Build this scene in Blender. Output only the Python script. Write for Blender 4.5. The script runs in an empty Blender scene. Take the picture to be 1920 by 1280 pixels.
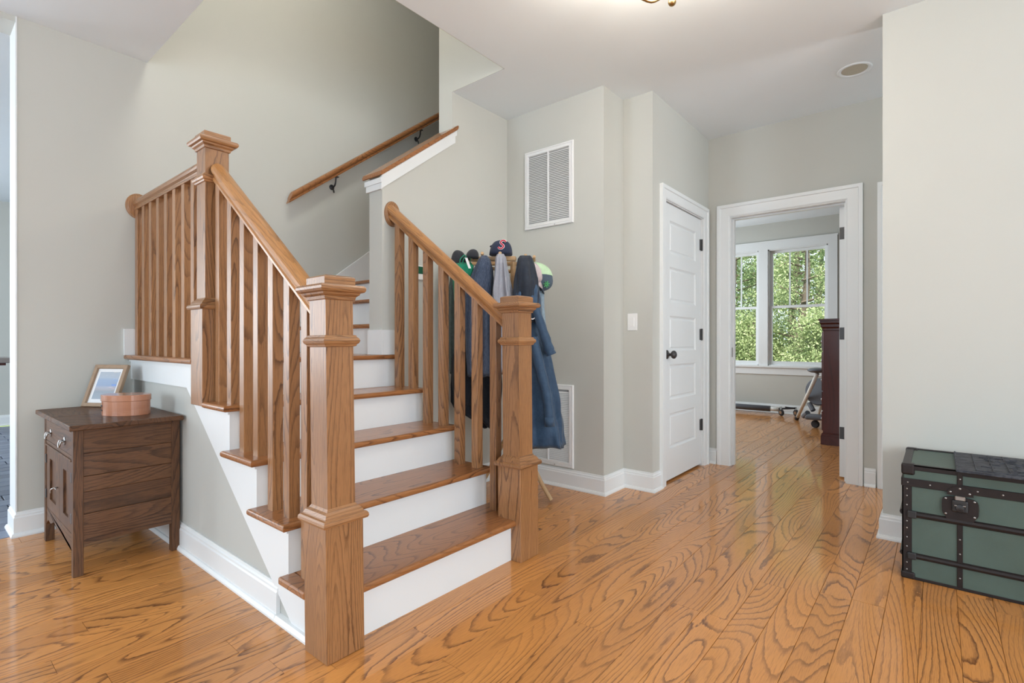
import bpy, bmesh, math, random
import numpy as np
from mathutils import Vector, Matrix

random.seed(7)
S = bpy.context.scene
C = S.collection
PI = math.pi
H = 1.03          # camera height
CEIL = 2.745
YAW = math.radians(39.735)
F = Vector((math.cos(YAW), math.sin(YAW), 0))
R = Vector((math.sin(YAW), -math.cos(YAW), 0))
# ------------------------------------------------------------------ camera
cd = bpy.data.cameras.new('camera'); cd.lens = 18.0; cd.sensor_width = 36.0
cam = bpy.data.objects.new('camera', cd); C.objects.link(cam)
cam.location = (0, 0, H); cam.rotation_euler = (PI/2, 0, YAW - PI/2)
cd.clip_start = 0.05
S.camera = cam
# ------------------------------------------------------------------ world, sun, added daylight and fill lamps, exposure
w = bpy.data.worlds.new('sky'); S.world = w; w.use_nodes = True
wb = w.node_tree.nodes['Background']; wb.inputs[0].default_value = (0.78, 0.88, 1.0, 1); wb.inputs[1].default_value = 1.6
sun = bpy.data.lights.new('sun', 'SUN'); sun.energy = 7.5; sun.angle = 0.01; sun.color = (1, .95, .86)
so = bpy.data.objects.new('sun', sun); C.objects.link(so)
so.rotation_euler = Vector((0.52, 0.18, -0.83)).to_track_quat('-Z', 'Y').to_euler()
def area(name, loc, d, sx, sy, power, col):
    l = bpy.data.lights.new(name, 'AREA'); l.shape = 'RECTANGLE'; l.size = sx; l.size_y = sy; l.energy = power; l.color = col
    o = bpy.data.objects.new(name, l); C.objects.link(o); o.location = loc
    o.rotation_euler = Vector(d).to_track_quat('-Z', 'Z').to_euler(); return o
DAY = (.72, .86, 1.0)
for i, (yy, p) in enumerate(((-1.2, 5), (1.2, 32), (3.6, 95))):     # assumed daylight from the left: lamps added before a solid, windowless wall
    area('window_light_left', (-3.9, yy, 1.45), (1, 0, 0), 1.7, 1.8, p, DAY)
for i, xx in enumerate((-1.4, 1.1)):               # lamps added for assumed windows and entry door; wall behind camera is solid
    area('window_light_back', (xx, -3.1, 1.4), (0, 1, 0), 1.9, 2.0, (84, 50)[i], ((.76, .88, 1.0), (.84, .92, 1.0))[i])
area('assumed_daylight_upstairs', (1.25, 2.15, 4.2), (-.12, 1, -.75), .8, .8, 34, (1, .97, .90))  # added lamp for assumed daylight upstairs; the stairwell has no window
area('far_room_fill_light', (-2.9, 6.8, 1.6), (1, 0, 0), 2.2, 1.9, 80, (.88, .94, 1))  # unseen lamp added to light the far room; no window built here
area('far_room_fill_light', (-2.3, 8.72, 1.45), (0, -1, 0), 2.4, 1.9, 70, (.88, .94, 1))  # added lamp for an assumed window, gives the balusters their sheen
area('back_room_fill_light', (6.6, 3.35, 1.5), (0, -1, 0), 1.8, 1.4, 40, (.86, .94, 1))  # added lamp that brightens the back room; no window on this side
area('hall_fill_light', (3.93, -3.1, 1.5), (0, 1, .3), .8, 1.6, 30, (.85, .92, 1))  # unseen lamp added for the hall, tilted up to lift its ceiling
S.view_settings.view_transform = 'Standard'; S.view_settings.look = 'None'
S.view_settings.gamma = 1; S.view_settings.use_curve_mapping = False
S.view_settings.exposure = 0.46
# ------------------------------------------------------------------ materials
M = {}
def nt(name, rough=.5, spec=.5, col=(.8, .8, .8), metal=0):
    m = bpy.data.materials.new(name); m.use_nodes = True; M[name] = m
    b = m.node_tree.nodes['Principled BSDF']
    b.inputs['Roughness'].default_value = rough; b.inputs['Base Color'].default_value = (*col, 1)
    b.inputs['Specular IOR Level'].default_value = spec; b.inputs['Metallic'].default_value = metal
    return m, m.node_tree, b
def L(t, a, b): t.links.new(a, b)
def ND(t, ty, **k):
    n = t.nodes.new(ty)
    for a, v in k.items(): setattr(n, a, v)
    return n
def ramp(t, stops, interp='LINEAR'):
    r = ND(t, 'ShaderNodeValToRGB'); e = r.color_ramp.elements; r.color_ramp.interpolation = interp
    while len(e) < len(stops): e.new(.5)
    for i, (p, c) in enumerate(stops): e[i].position = p; e[i].color = (*c, 1) if len(c) == 3 else c
    return r
def noise(t, vec, scale, det=2, rough=.5, dist=0):
    n = ND(t, 'ShaderNodeTexNoise'); n.inputs['Scale'].default_value = scale; n.inputs['Detail'].default_value = det
    n.inputs['Roughness'].default_value = rough; n.inputs['Distortion'].default_value = dist
    if vec is not None: L(t, vec, n.inputs['Vector'])
    return n
def vmul(t, vec, s):
    n = ND(t, 'ShaderNodeVectorMath', operation='MULTIPLY'); L(t, vec, n.inputs[0]); n.inputs[1].default_value = s; return n.outputs[0]
def mth(t, op, a, b=None):
    n = ND(t, 'ShaderNodeMath', operation=op)
    for i, v in enumerate((a, b)):
        if v is None: continue
        if isinstance(v, (int, float)): n.inputs[i].default_value = v
        else: L(t, v, n.inputs[i])
    return n.outputs[0]
def mix(t, fac, a, b, blend='MIX'):
    n = ND(t, 'ShaderNodeMix', data_type='RGBA', blend_type=blend)
    for i, v in ((0, fac), (6, a), (7, b)):
        if isinstance(v, (int, float)): n.inputs[i].default_value = v
        elif isinstance(v, tuple): n.inputs[i].default_value = (*v, 1)
        else: L(t, v, n.inputs[i])
    return n.outputs[2]
def bump(t, b, h, strength, dist=.002):
    n = ND(t, 'ShaderNodeBump'); n.inputs['Strength'].default_value = strength; n.inputs['Distance'].default_value = dist
    L(t, h, n.inputs['Height']); L(t, n.outputs[0], b.inputs['Normal'])
def paint(name, col, rough=.6, spec=.3, var=.02, scale=3):
    m, t, b = nt(name, rough, spec, col)
    tc = ND(t, 'ShaderNodeTexCoord'); n = noise(t, tc.outputs['Object'], scale, 3)
    c2 = tuple(max(0, x*(1-var*2)) for x in col)
    L(t, mix(t, n.outputs[0], col, c2), b.inputs['Base Color'])
    n2 = noise(t, tc.outputs['Object'], 180, 2); bump(t, b, n2.outputs[0], .06, .001)
    return m
def wood(name, light, dark, deep, rings=9., sx=.55, sy=5.5, rough=.3, spec=.5, pore=.5, coat=0., crough=.12, line=.6, edge=(.10, .42)):
    """cathedral-grained timber; reads the point attribute gp (x runs along the grain)"""
    m, t, b = nt(name, rough, spec)
    a = ND(t, 'ShaderNodeAttribute', attribute_name='gp').outputs['Vector']
    n1 = noise(t, vmul(t, a, (sx, sy, sy)), 1.0, 1.2, .45, .25)
    wob = noise(t, vmul(t, a, (22, 85, 85)), 1.0, 2, .6)
    v = mth(t, 'ADD', mth(t, 'MULTIPLY', n1.outputs[0], rings*2), mth(t, 'MULTIPLY', wob.outputs[0], .42))
    fr = mth(t, 'FRACT', v)
    wl = noise(t, vmul(t, a, (1.1, 9, 9)), 1.0, 2)                      # where the dark bands grow wide
    r = ramp(t, [(0, (1, 1, 1)), (edge[0], (.75, .75, .75)), (edge[1], (.08, .08, .08)), (.93, (0, 0, 0)), (1, (.9, .9, .9))]); L(t, fr, r.inputs[0])
    wr = ramp(t, [(.32, (.35, .35, .35)), (.65, (1, 1, 1))]); L(t, wl.outputs[0], wr.inputs[0])
    ln = mth(t, 'MULTIPLY', r.outputs[0], wr.outputs[0])
    ps = noise(t, vmul(t, a, (16, 420, 420)), 1.0, 2, .6)
    pr = ramp(t, [(.50, (0, 0, 0)), (.66, (1, 1, 1))]); L(t, ps.outputs[0], pr.inputs[0])
    big = noise(t, vmul(t, a, (.8, 3.2, 3.2)), 1.0, 2)
    tone = ND(t, 'ShaderNodeAttribute', attribute_name='tone').outputs['Fac']
    base = mix(t, big.outputs[0], light, dark)
    c = mix(t, mth(t, 'MULTIPLY', ln, line), base, deep)
    c = mix(t, mth(t, 'MULTIPLY', pr.outputs[0], pore*.45), c, deep)
    c = mix(t, 1.0, c, mix(t, tone, (.88, .86, .84), (1.08, 1.08, 1.08)), 'MULTIPLY')
    L(t, c, b.inputs['Base Color'])
    b.inputs['Coat Weight'].default_value = coat; b.inputs['Coat Roughness'].default_value = crough; b.inputs['Specular IOR Level'].default_value = spec
    bump(t, b, mth(t, 'MULTIPLY', ps.outputs[0], 1), .05, .0008)
    return m
wood('oak_floor', (.680, .305, .082), (.560, .228, .058), (.130, .042, .011), rings=18, sx=.60, sy=3.6, rough=.42, spec=.32, coat=.70, crough=.09, line=1.0, pore=.6, edge=(.08, .27))
wood('oak_rail', (.425, .215, .090), (.325, .148, .056), (.085, .032, .012), rings=19, sx=.55, sy=5.5, rough=.42, spec=.3, coat=.6, crough=.30, line=.95, pore=.9, edge=(.09, .34))
wood('oak_handrail', (.520, .255, .088), (.430, .190, .062), (.140, .055, .018), rings=11, sx=.55, sy=5.5, rough=.36, spec=.35, coat=.6, crough=.25, line=.55, pore=.8, edge=(.10, .36))
wood('oak_tread', (.430, .185, .064), (.320, .122, .038), (.095, .033, .012), rings=16, sx=.7, sy=4.0, rough=.40, spec=.3, coat=.6, line=1.0, pore=.6, edge=(.06, .24))
wood('walnut_stand', (.180, .082, .034), (.095, .042, .020), (.014, .007, .004), rings=12, sx=.8, sy=7, rough=.55, spec=.25, coat=.15, line=.8, pore=1.2)
wood('mahogany', (.110, .020, .014), (.080, .014, .010), (.022, .006, .005), rings=5, rough=.35, spec=.3, coat=.15, line=.4, pore=.3)
wood('pale_beech', (.62, .42, .23), (.54, .35, .18), (.36, .20, .09), rings=4, rough=.4, line=.35, pore=.3)
wood('cherry_veneer', (.46, .205, .115), (.40, .165, .09), (.26, .09, .045), rings=3, sx=.6, sy=5, rough=.22, coat=.4, line=.3, pore=.2)
wood('frame_wood', (.40, .28, .18), (.33, .22, .14), (.20, .12, .07), rings=6, rough=.5, line=.4, pore=.5)
wood('grey_wood', (.30, .27, .25), (.24, .21, .20), (.12, .10, .09), rings=6, rough=.4, line=.4, pore=.5)
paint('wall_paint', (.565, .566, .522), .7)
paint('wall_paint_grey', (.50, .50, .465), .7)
paint('ceiling_paint', (.81, .86, .885), .85, .2)
paint('trim_white', (.79, .81, .81), .35, .45, .01)
paint('door_white', (.77, .79, .79), .38, .45, .01)
paint('grille_white', (.80, .80, .79), .4, .5, .01)
paint('grille_dark', (.34, .34, .33), .9)
paint('dark_bronze', (.035, .032, .032), .35, .5)
paint('black_iron', (.015, .015, .016), .45, .5)
paint('plate_white', (.85, .85, .84), .3)
paint('subfloor', (.05, .03, .015), .9)
paint('grout', (.16, .17, .19), .9)
paint('black_rubber', (.03, .03, .034), .6)
paint('grey_plastic', (.13, .14, .16), .5)
paint('white_tube', (.78, .78, .74), .3)
paint('light_baffle', (.50, .47, .38), .5)
paint('paper_white', (.80, .80, .80), .6)
paint('keypad_green', (.03, .12, .07), .2)
m, t, b = nt('slate', .4, .5); tc = ND(t, 'ShaderNodeTexCoord')
n = noise(t, tc.outputs['Object'], 14, 5, .65)
tn = ND(t, 'ShaderNodeAttribute', attribute_name='tone').outputs['Fac']
c = mix(t, n.outputs[0], (.13, .16, .22), (.22, .25, .32))
L(t, mix(t, 1.0, c, mix(t, tn, (.75, .75, .78), (1.2, 1.2, 1.2)), 'MULTIPLY'), b.inputs['Base Color']); bump(t, b, n.outputs[0], .4, .004)
m, t, b = nt('brass', .3, .5, (.45, .30, .13), 1)
m, t, b = nt('aged_steel', .35, .5, (.38, .37, .36), 1)
m, t, b = nt('chrome', .15, .5, (.7, .7, .72), 1)
m, t, b = nt('bulb_glow', .5); b.inputs['Emission Color'].default_value = (1, .86, .66, 1); b.inputs['Emission Strength'].default_value = 6
def fabric(name, col, col2=None, scale=220, rough=.9, streak=False, amp=.25):
    m, t, b = nt(name, rough, .2, col); b.inputs['Sheen Weight'].default_value = .12
    tc = ND(t, 'ShaderNodeTexCoord')
    v = vmul(t, tc.outputs['Object'], (1, 1, .12)) if streak else tc.outputs['Object']
    n = noise(t, v, scale, 3, .7)
    c2 = col2 or tuple(x*(1-amp) for x in col)
    rr = ramp(t, [(.35, col), (.65, c2)]); L(t, n.outputs[0], rr.inputs[0]); L(t, rr.outputs[0], b.inputs['Base Color'])
    n2 = noise(t, tc.outputs['Object'], 18, 4, .6); bump(t, b, n2.outputs[0], .35, .012)
    return m
fabric('navy_nylon', (.050, .092, .155), (.036, .070, .125), 30, .55)
fabric('charcoal_lining', (.030, .038, .055), None, 40, .7)
fabric('heather_grey', (.40, .41, .45), (.28, .29, .34), 420, .95)
fabric('denim_blue', (.095, .125, .185), (.032, .045, .080), 320, .9, True)
fabric('bag_green', (.015, .27, .15), (.010, .22, .12), 25, .6)
fabric('sage_grey', (.10, .13, .12), None, 60)
fabric('pale_blue_cloth', (.32, .42, .50), None, 60)
fabric('black_cloth', (.016, .018, .024), None, 60, .8)
fabric('cap_charcoal', (.042, .044, .052), None, 300)
fabric('cap_navy', (.035, .045, .085), None, 300)
fabric('cap_slate', (.10, .135, .18), None, 300)
fabric('cap_pink_white', (.60, .52, .53), (.55, .47, .48), 80)
fabric('cap_lime', (.55, .74, .50), (.48, .68, .44), 80)
fabric('logo_red', (.65, .02, .06), None, 300)
fabric('logo_white', (.85, .82, .82), None, 300, amp=.05)
fabric('logo_green', (.10, .50, .16), None, 300)
m, t, b = nt('trunk_green', .5, .3); tc = ND(t, 'ShaderNodeTexCoord')
n = noise(t, tc.outputs['Object'], 5, 4, .6); n2 = noise(t, tc.outputs['Object'], 300, 2)
c = mix(t, n.outputs[0], (.095, .138, .118), (.062, .086, .068)); L(t, c, b.inputs['Base Color']); bump(t, b, n2.outputs[0], .25, .002)
m, t, b = nt('trunk_strap', .42, .3); tc = ND(t, 'ShaderNodeTexCoord')
n = noise(t, tc.outputs['Object'], 25, 4, .6); L(t, mix(t, n.outputs[0], (.024, .016, .015), (.010, .008, .008)), b.inputs['Base Color']); bump(t, b, n.outputs[0], .2, .002)
m, t, b = nt('mat_rubber', .75, .35); tc = ND(t, 'ShaderNodeTexCoord')
n = noise(t, vmul(t, tc.outputs['Object'], (40, 16, 1)), 1, 3, .7); rr = ramp(t, [(.4, (.028, .030, .038)), (.6, (.085, .088, .10))]); L(t, n.outputs[0], rr.inputs[0])
L(t, rr.outputs[0], b.inputs['Base Color']); bump(t, b, n.outputs[0], .9, .006)
def leafmat(name, c1, c2):
    m, t, b = nt(name, .55, .3); tn = ND(t, 'ShaderNodeAttribute', attribute_name='tone').outputs['Fac']
    L(t, mix(t, tn, c1, c2), b.inputs['Base Color'])
    tr = ND(t, 'ShaderNodeBsdfTranslucent'); L(t, mix(t, tn, c1, c2), tr.inputs[0])
    ms = ND(t, 'ShaderNodeMixShader'); ms.inputs[0].default_value = .35
    L(t, b.outputs[0], ms.inputs[1]); L(t, tr.outputs[0], ms.inputs[2]); L(t, ms.outputs[0], t.nodes['Material Output'].inputs[0])
leafmat('leaf_green', (.085, .15, .05), (.42, .52, .26)); leafmat('leaf_pale', (.20, .28, .11), (.62, .68, .38))
paint('bark', (.14, .11, .085), .9); paint('grass_ground', (.16, .22, .07), .95, .2, .2)
m = bpy.data.materials.new('glass'); m.use_nodes = True; t = m.node_tree; M['glass'] = m
t.nodes.remove(t.nodes['Principled BSDF'])
gl = ND(t, 'ShaderNodeBsdfGlossy'); gl.inputs['Roughness'].default_value = .02; tr = ND(t, 'ShaderNodeBsdfTransparent'); tr.inputs[0].default_value = (.96, .98, .97, 1)
fr = ND(t, 'ShaderNodeFresnel'); fr.inputs[0].default_value = 1.45; ms = ND(t, 'ShaderNodeMixShader')
L(t, fr.outputs[0], ms.inputs[0]); L(t, tr.outputs[0], ms.inputs[1]); L(t, gl.outputs[0], ms.inputs[2]); L(t, ms.outputs[0], t.nodes['Material Output'].inputs[0])
# photograph in the frame: sea horizon with sunset band, rocks on the left
m, t, b = nt('beach_print', .35, .5); at = ND(t, 'ShaderNodeAttribute', attribute_name='gp').outputs['Vector']
sp = ND(t, 'ShaderNodeSeparateXYZ'); L(t, at, sp.inputs[0])
nn = noise(t, vmul(t, at, (14, 14, 14)), 1, 4, .6)
yy = mth(t, 'ADD', sp.outputs[1], mth(t, 'MULTIPLY', mth(t, 'SUBTRACT', nn.outputs[0], .5), .10))
rr = ramp(t, [(.0, (.34, .36, .34)), (.22, (.30, .31, .29)), (.30, (.20, .18, .15)), (.38, (.62, .42, .32)), (.46, (.62, .55, .62)), (.52, (.18, .32, .68)), (.72, (.25, .42, .75)), (.80, (.62, .66, .70)), (1, (.62, .60, .55))])
L(t, yy, rr.inputs[0])
rk = mth(t, 'GREATER_THAN', mth(t, 'ADD', nn.outputs[0], mth(t, 'MULTIPLY', sp.outputs[0], -.9)), .30)
L(t, mix(t, mth(t, 'MULTIPLY', rk, .75), rr.outputs[0], (.36, .42, .50)), b.inputs['Base Color'])
# ------------------------------------------------------------------ mesh helpers
def nb(): return bmesh.new()
def bx(bm, x0, x1, y0, y1, z0, z1, bev=0, seg=1):
    vs = [bm.verts.new(p) for p in ((x0,y0,z0),(x1,y0,z0),(x1,y1,z0),(x0,y1,z0),(x0,y0,z1),(x1,y0,z1),(x1,y1,z1),(x0,y1,z1))]
    fs = [bm.faces.new([vs[i] for i in q]) for q in ((0,3,2,1),(4,5,6,7),(0,1,5,4),(1,2,6,5),(2,3,7,6),(3,0,4,7))]
    if bev:
        es = list({e for f in fs for e in f.edges})
        bmesh.ops.bevel(bm, geom=es, offset=bev, segments=seg, affect='EDGES', profile=.5)
    return vs
def prism(bm, poly, ax, a0, a1):
    """extrude a 2D outline along axis ax; outline coordinates are the two other axes in order"""
    def P(p, a):
        if ax == 0: return (a, p[0], p[1])
        if ax == 1: return (p[0], a, p[1])
        return (p[0], p[1], a)
    A = [bm.verts.new(P(p, a0)) for p in poly]; B = [bm.verts.new(P(p, a1)) for p in poly]
    n = len(poly)
    bm.faces.new(A); bm.faces.new(B[::-1])
    for i in range(n): bm.faces.new((A[i], A[(i+1) % n], B[(i+1) % n], B[i]))
def rings(bm, rs, closed=False, caps=True):
    V = [[bm.verts.new(p) for p in r] for r in rs]; n = len(rs[0])
    for a, b in zip(V, V[1:] + ([V[0]] if closed else [])):
        for i in range(n): bm.faces.new((a[i], a[(i+1) % n], b[(i+1) % n], b[i]))
    if caps and not closed: bm.faces.new(V[0][::-1]); bm.faces.new(V[-1])
    return V
def sqstack(bm, cx, cy, prof):
    rings(bm, [[(cx-h, cy-h, z), (cx+h, cy-h, z), (cx+h, cy+h, z), (cx-h, cy+h, z)] for h, z in prof])
def lathe(bm, prof, n, M4, sx=1, sy=1):
    rings(bm, [[M4 @ Vector((r*sx*math.cos(2*PI*i/n), r*sy*math.sin(2*PI*i/n), z)) for i in range(n)] for r, z in prof])
def tube(bm, pts, rad, n=10, flat=1.0):
    pts = [Vector(p) for p in pts]; rs = []; up = Vector((0, 0, 1))
    if not hasattr(rad, '__len__'): rad = [rad]*len(pts)
    prev = None
    for i, p in enumerate(pts):
        d = (pts[min(i+1, len(pts)-1)] - pts[max(i-1, 0)]).normalized()
        if prev is None:
            u = d.cross(up)
            if u.length < .05: u = d.cross(Vector((1, 0, 0)))
            u.normalize()
        else: u = (prev - d*prev.dot(d)).normalized()
        prev = u; v = d.cross(u)
        rs.append([p + (u*math.cos(2*PI*k/n) + v*math.sin(2*PI*k/n)*flat)*rad[i] for k in range(n)])
    rings(bm, rs)
def smooth(pts, k=4):
    pts = [Vector(p) for p in pts]; out = []
    for i in range(len(pts)-1):
        p0 = pts[max(i-1, 0)]; p1 = pts[i]; p2 = pts[i+1]; p3 = pts[min(i+2, len(pts)-1)]
        for j in range(k):
            q = j/k
            out.append(.5*((2*p1)+(p2-p0)*q+(2*p0-5*p1+4*p2-p3)*q*q+(3*p1-p0-3*p2+p3)*q**3))
    out.append(pts[-1]); return out
def frame_to(d, loc):
    q = Vector(d).to_track_quat('Z', 'Y'); return Matrix.Translation(loc) @ q.to_matrix().to_4x4()
WL = {}
def mk(name, bm, mat, parent=None, grain=0, label=None, kind=None, smoothf=False, gpf=None, tone=None, xf=None, two=None):
    """bmesh in world coordinates -> one object whose origin is the middle of its box"""
    if xf is not None: bmesh.ops.transform(bm, matrix=xf, verts=bm.verts)
    bmesh.ops.recalc_face_normals(bm, faces=bm.faces)
    co = [v.co.copy() for v in bm.verts]
    lo = Vector([min(c[i] for c in co) for i in range(3)]); hi = Vector([max(c[i] for c in co) for i in range(3)])
    ctr = (lo+hi)/2
    bmesh.ops.translate(bm, verts=bm.verts, vec=-ctr)
    me = bpy.data.meshes.new(name); bm.to_mesh(me); bm.free()
    me.materials.append(M[mat])
    if grain is not None:
        off = Vector((random.uniform(0, 60), random.uniform(0, 60), random.uniform(0, 60)))
        at = me.attributes.new('gp', 'FLOAT_VECTOR', 'POINT'); arr = []
        for c in co:
            g = Vector(gpf(c)) if gpf else Vector((c[grain], c[(grain+1) % 3], c[(grain+2) % 3])) + off
            arr += list(g)
        at.data.foreach_set('vector', arr)
        tt = me.attributes.new('tone', 'FLOAT', 'POINT'); tt.data.foreach_set('value', [random.random() if tone is None else tone]*len(co))
    if smoothf:
        for p in me.polygons: p.use_smooth = True
    o = bpy.data.objects.new(name, me); C.objects.link(o)
    if parent is not None:
        o.parent = parent; o.location = ctr - WL.get(parent.name, Vector((0, 0, 0))); 
    else: o.location = ctr
    WL[o.name] = ctr
    if label: o['label'] = label
    if kind: o['kind'] = kind
    return o
def thing(name, label, cat, loc=(0, 0, 0), group=None, kind=None):
    o = bpy.data.objects.new(name, None); C.objects.link(o); o.location = loc; WL[o.name] = Vector(loc); o.empty_display_size = .1
    if label: o['label'] = label
    if cat: o['category'] = cat
    if group: o['group'] = group
    if kind: o['kind'] = kind
    return o
def tag(o, label, cat, group=None):
    o['label'] = label; o['category'] = cat
    if group: o['group'] = group
    return o
def box(name, x0, x1, y0, y1, z0, z1, mat, parent=None, bev=0, grain=0, **k):
    bm = nb(); bx(bm, x0, x1, y0, y1, z0, z1, bev); return mk(name, bm, mat, parent, grain, **k)
def struct(name, boxes, mat):
    bm = nb()
    for q in boxes: bx(bm, *q)
    return mk(name, bm, mat, None, None, kind='structure')
def px(x, y, d):
    """world point seen at photograph pixel x, y at depth d metres along the view"""
    return F*d + R*(d*(x-960)/960) + Vector((0, 0, H + d*(640-y)/960))
# ------------------------------------------------------------------ room shell
YF = 3.74; XD = 4.42
struct('ceiling', [(-4.2, 8.3, -3.4, 2.095, CEIL, CEIL+.02), (-4.2, .988, 2.10, 9, CEIL, CEIL+.02), (2.450, 8.3, 2.095, 2.60, CEIL, CEIL+.02),
                   (5.1, 8.3, 2.70, 9, CEIL, CEIL+.02), (.988, 5.1, 3.80, 9, CEIL, CEIL+.02)], 'ceiling_paint')
struct('ceiling_upstairs', [(.8, 5.3, 2.0, 3.95, 5.3, 5.35)], 'ceiling_paint')
struct('wall_far', [(.409, 5.13, YF, YF+.2, 0, 5.3)], 'wall_paint')
struct('wall_stairwell_near', [(.86, 2.445, 1.97, 2.099, CEIL+.001, 5.3)], 'wall_paint')
struct('wall_stairwell_left', [(.86, .987, 2.10, YF, CEIL+.001, 5.3)], 'wall_paint')
struct('wall_stairwell_right', [(2.445, 2.575, 1.97, 2.568, CEIL+.001, 5.3), (2.445, 5.13, 2.568, 2.70, 0, 5.3), (5.1, 5.3, 2.70, 3.95, 2.9, 5.3)], 'wall_paint')
ZT = lambda x: 2.036 + .745*(x-1.868)
bm = nb(); prism(bm, [(1.868, 0), (2.445, 0), (2.445, ZT(2.445)), (1.868, ZT(1.868))], 1, 2.568, 2.698); hw = mk('wall_half', bm, 'wall_paint', None, None, kind='structure')
struct('wall_vent', [(3.03, 3.31, 1.72, 2.568, 0, CEIL)], 'wall_paint')
struct('wall_closet', [(3.31, 3.515, 1.50, 1.74, 0, CEIL), (4.285, 4.42, 1.50, 1.74, 0, CEIL), (3.515, 4.285, 1.50, 1.74, 2.05, CEIL), (3.40, 4.4, 1.80, 1.84, 0, 2.4)], 'wall_paint')
struct('wall_doorway', [(XD, XD+.12, -3.3, .502, 0, CEIL), (XD, XD+.12, 1.331, 3.6, 0, CEIL), (XD, XD+.12, .502, 1.331, 2.068, CEIL)], 'wall_paint')
struct('wall_right', [(3.31, 3.44, -3.3, .222, 0, CEIL)], 'wall_paint')
struct('wall_back', [(-4.2, 8.3, -3.4, -3.3, 0, CEIL)], 'wall_paint')
struct('wall_left', [(-4.3, -4.2, -3.4, 9, 0, CEIL)], 'wall_paint')
struct('wall_far_room', [(-4.2, 3.2, 8.8, 8.95, 0, CEIL), (3.05, 3.2, 3.95, 8.8, 0, CEIL), (-4.2, -1.9, YF, YF+.2, 0, CEIL)], 'wall_paint')
struct('trim_1', [(-1.9, .409, YF+.002, YF+.19, 2.715, CEIL)], 'wall_paint')
struct('wall_back_room_left', [(XD+.12, 8.1, 3.6, 3.75, 0, CEIL)], 'wall_paint')
struct('wall_back_room_right', [(XD+.12, 8.1, -2.3, -2.15, 0, CEIL)], 'wall_paint')
XW = 8.1; W = [(2.02, 2.77), (1.145, 1.895)]
struct('wall_window', [(XW, XW+.15, -2.3, 1.145, 0, CEIL), (XW, XW+.15, 2.77, 3.75, 0, CEIL), (XW, XW+.15, 1.145, 2.77, 0, .68), (XW, XW+.15, 1.145, 2.77, 2.36, CEIL), (XW, XW+.15, 1.895, 2.02, .68, 2.36)], 'wall_paint')
struct('ground', [(-30, 60, -40, 60, -.35, -.25)], 'grass_ground')
# ------------------------------------------------------------------ oak strip floor, every board its own piece
fl = struct('floor', [(-4.2, 8.1, -3.3, 3.76, -.25, -.019)], 'subfloor')
def prj(x, y, z):
    d = x*F.x + y*F.y
    if d < .05: return None
    return 960 + 960*(x*R.x + y*R.y)/d, 640 - 960*(z-H)/d
def seen_area(x0, x1, y0, y1):
    n = 0; hit = 0; A = 0
    for i in range(8):
        for j in range(2):
            x = x0 + (x1-x0)*(i+.5)/8; y = y0 + (y1-y0)*(j+.5)/2
            q = prj(x, y, 0)
            if q is None or not (-40 < q[0] < 1960 and q[1] < 1330): continue
            if x > XD+.1 and not (y-.51*x/XD > -.05 and y < 1.36*x/XD): continue   # seen only through the doorway
            if x > 3.3 and y > 1.5 and x < XD: continue
            if 3.03 < x and y > 1.72 and x < XD: continue
            if y > 2.57 and x > 1.0 : continue
            if x > 3.31 and y < .222*x/3.31 and x < XD: continue
            d = x*F.x + y*F.y; A += (x1-x0)*(y1-y0)/16/d**3
    return A
BW = .108; boards = []
y = -3.3; row = 0
while y < 3.76:
    x = -4.2 - random.random(); y1 = min(y+BW, 3.76)
    while x < 8.1:
        ln = random.choice((.9, 1.2, 1.5, 1.8, 2.1, 2.4)) * random.uniform(.9, 1.1)
        a, b2 = max(x, -4.2), min(x+ln, 8.1)
        if b2 - a > .02: boards.append((seen_area(a, b2, y, y1), a, b2, y, y1))
        x += ln
    y = y1; row += 1
boards.sort(key=lambda q: -q[0])
def board(bm, a, b2, y0, y1):
    g = .0005; e = .0012; z = random.uniform(-.0003, .0002)
    p = [(y0+g, -.019), (y1-g, -.019), (y1-g, z-e), (y1-g-e, z), (y0+g+e, z), (y0+g, z-e)]
    prism(bm, p, 0, a+g, b2-g)
for ar, a, b2, y0, y1 in boards[:298]:
    if ar <= 0: continue
    bm = nb(); board(bm, a, b2, y0, y1); mk('plank', bm, 'oak_floor', fl, 0)
bm = nb(); offs = []
rest = [q for q in boards[298:]] + [q for q in boards[:298] if q[0] <= 0]
for q in rest:
    n0 = len(bm.verts); board(bm, *q[1:]); offs += [Vector((random.uniform(0, 60), random.uniform(0, 60), 0))]*(len(bm.verts)-n0)
co0 = [v.co.copy() for v in bm.verts]; it = iter(range(10**9))
mk('planks', bm, 'oak_floor', fl, 0, kind='stuff', tone=.5, gpf=lambda c: (lambda i: c + offs[i])(next(it)))
# slate pavers of the room beyond the left opening
sl = struct('floor_far_room', [(-4.2, 3.05, 3.76, 8.8, -.25, -.015)], 'grout')
def paver(bm, x, yv): bx(bm, max(x, -4.2)+.004, min(x+.30, 3.05)-.004, yv+.004, yv+.146, -.015, random.uniform(-.003, 0), .002)
pv = []
for r in range(33):
    yv = 3.77 + r*.15; x = -4.35 + (r % 2)*.15 
    while x < 3.0:
        q = prj(x+.15, yv+.07, 0); vis = q is not None and -70 < q[0] < 60 and x+.15 < .45*yv/3.74
        pv.append((vis, x, yv)); x += .30
k = 0
for vis, x, yv in pv:
    if vis:
        bm = nb(); paver(bm, x, yv); mk('paver', bm, 'slate', sl, 0)
bm = nb()
for vis, x, yv in pv:
    if not vis: paver(bm, x, yv)
mk('pavers', bm, 'slate', sl, 0, kind='stuff', tone=.5)
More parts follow.
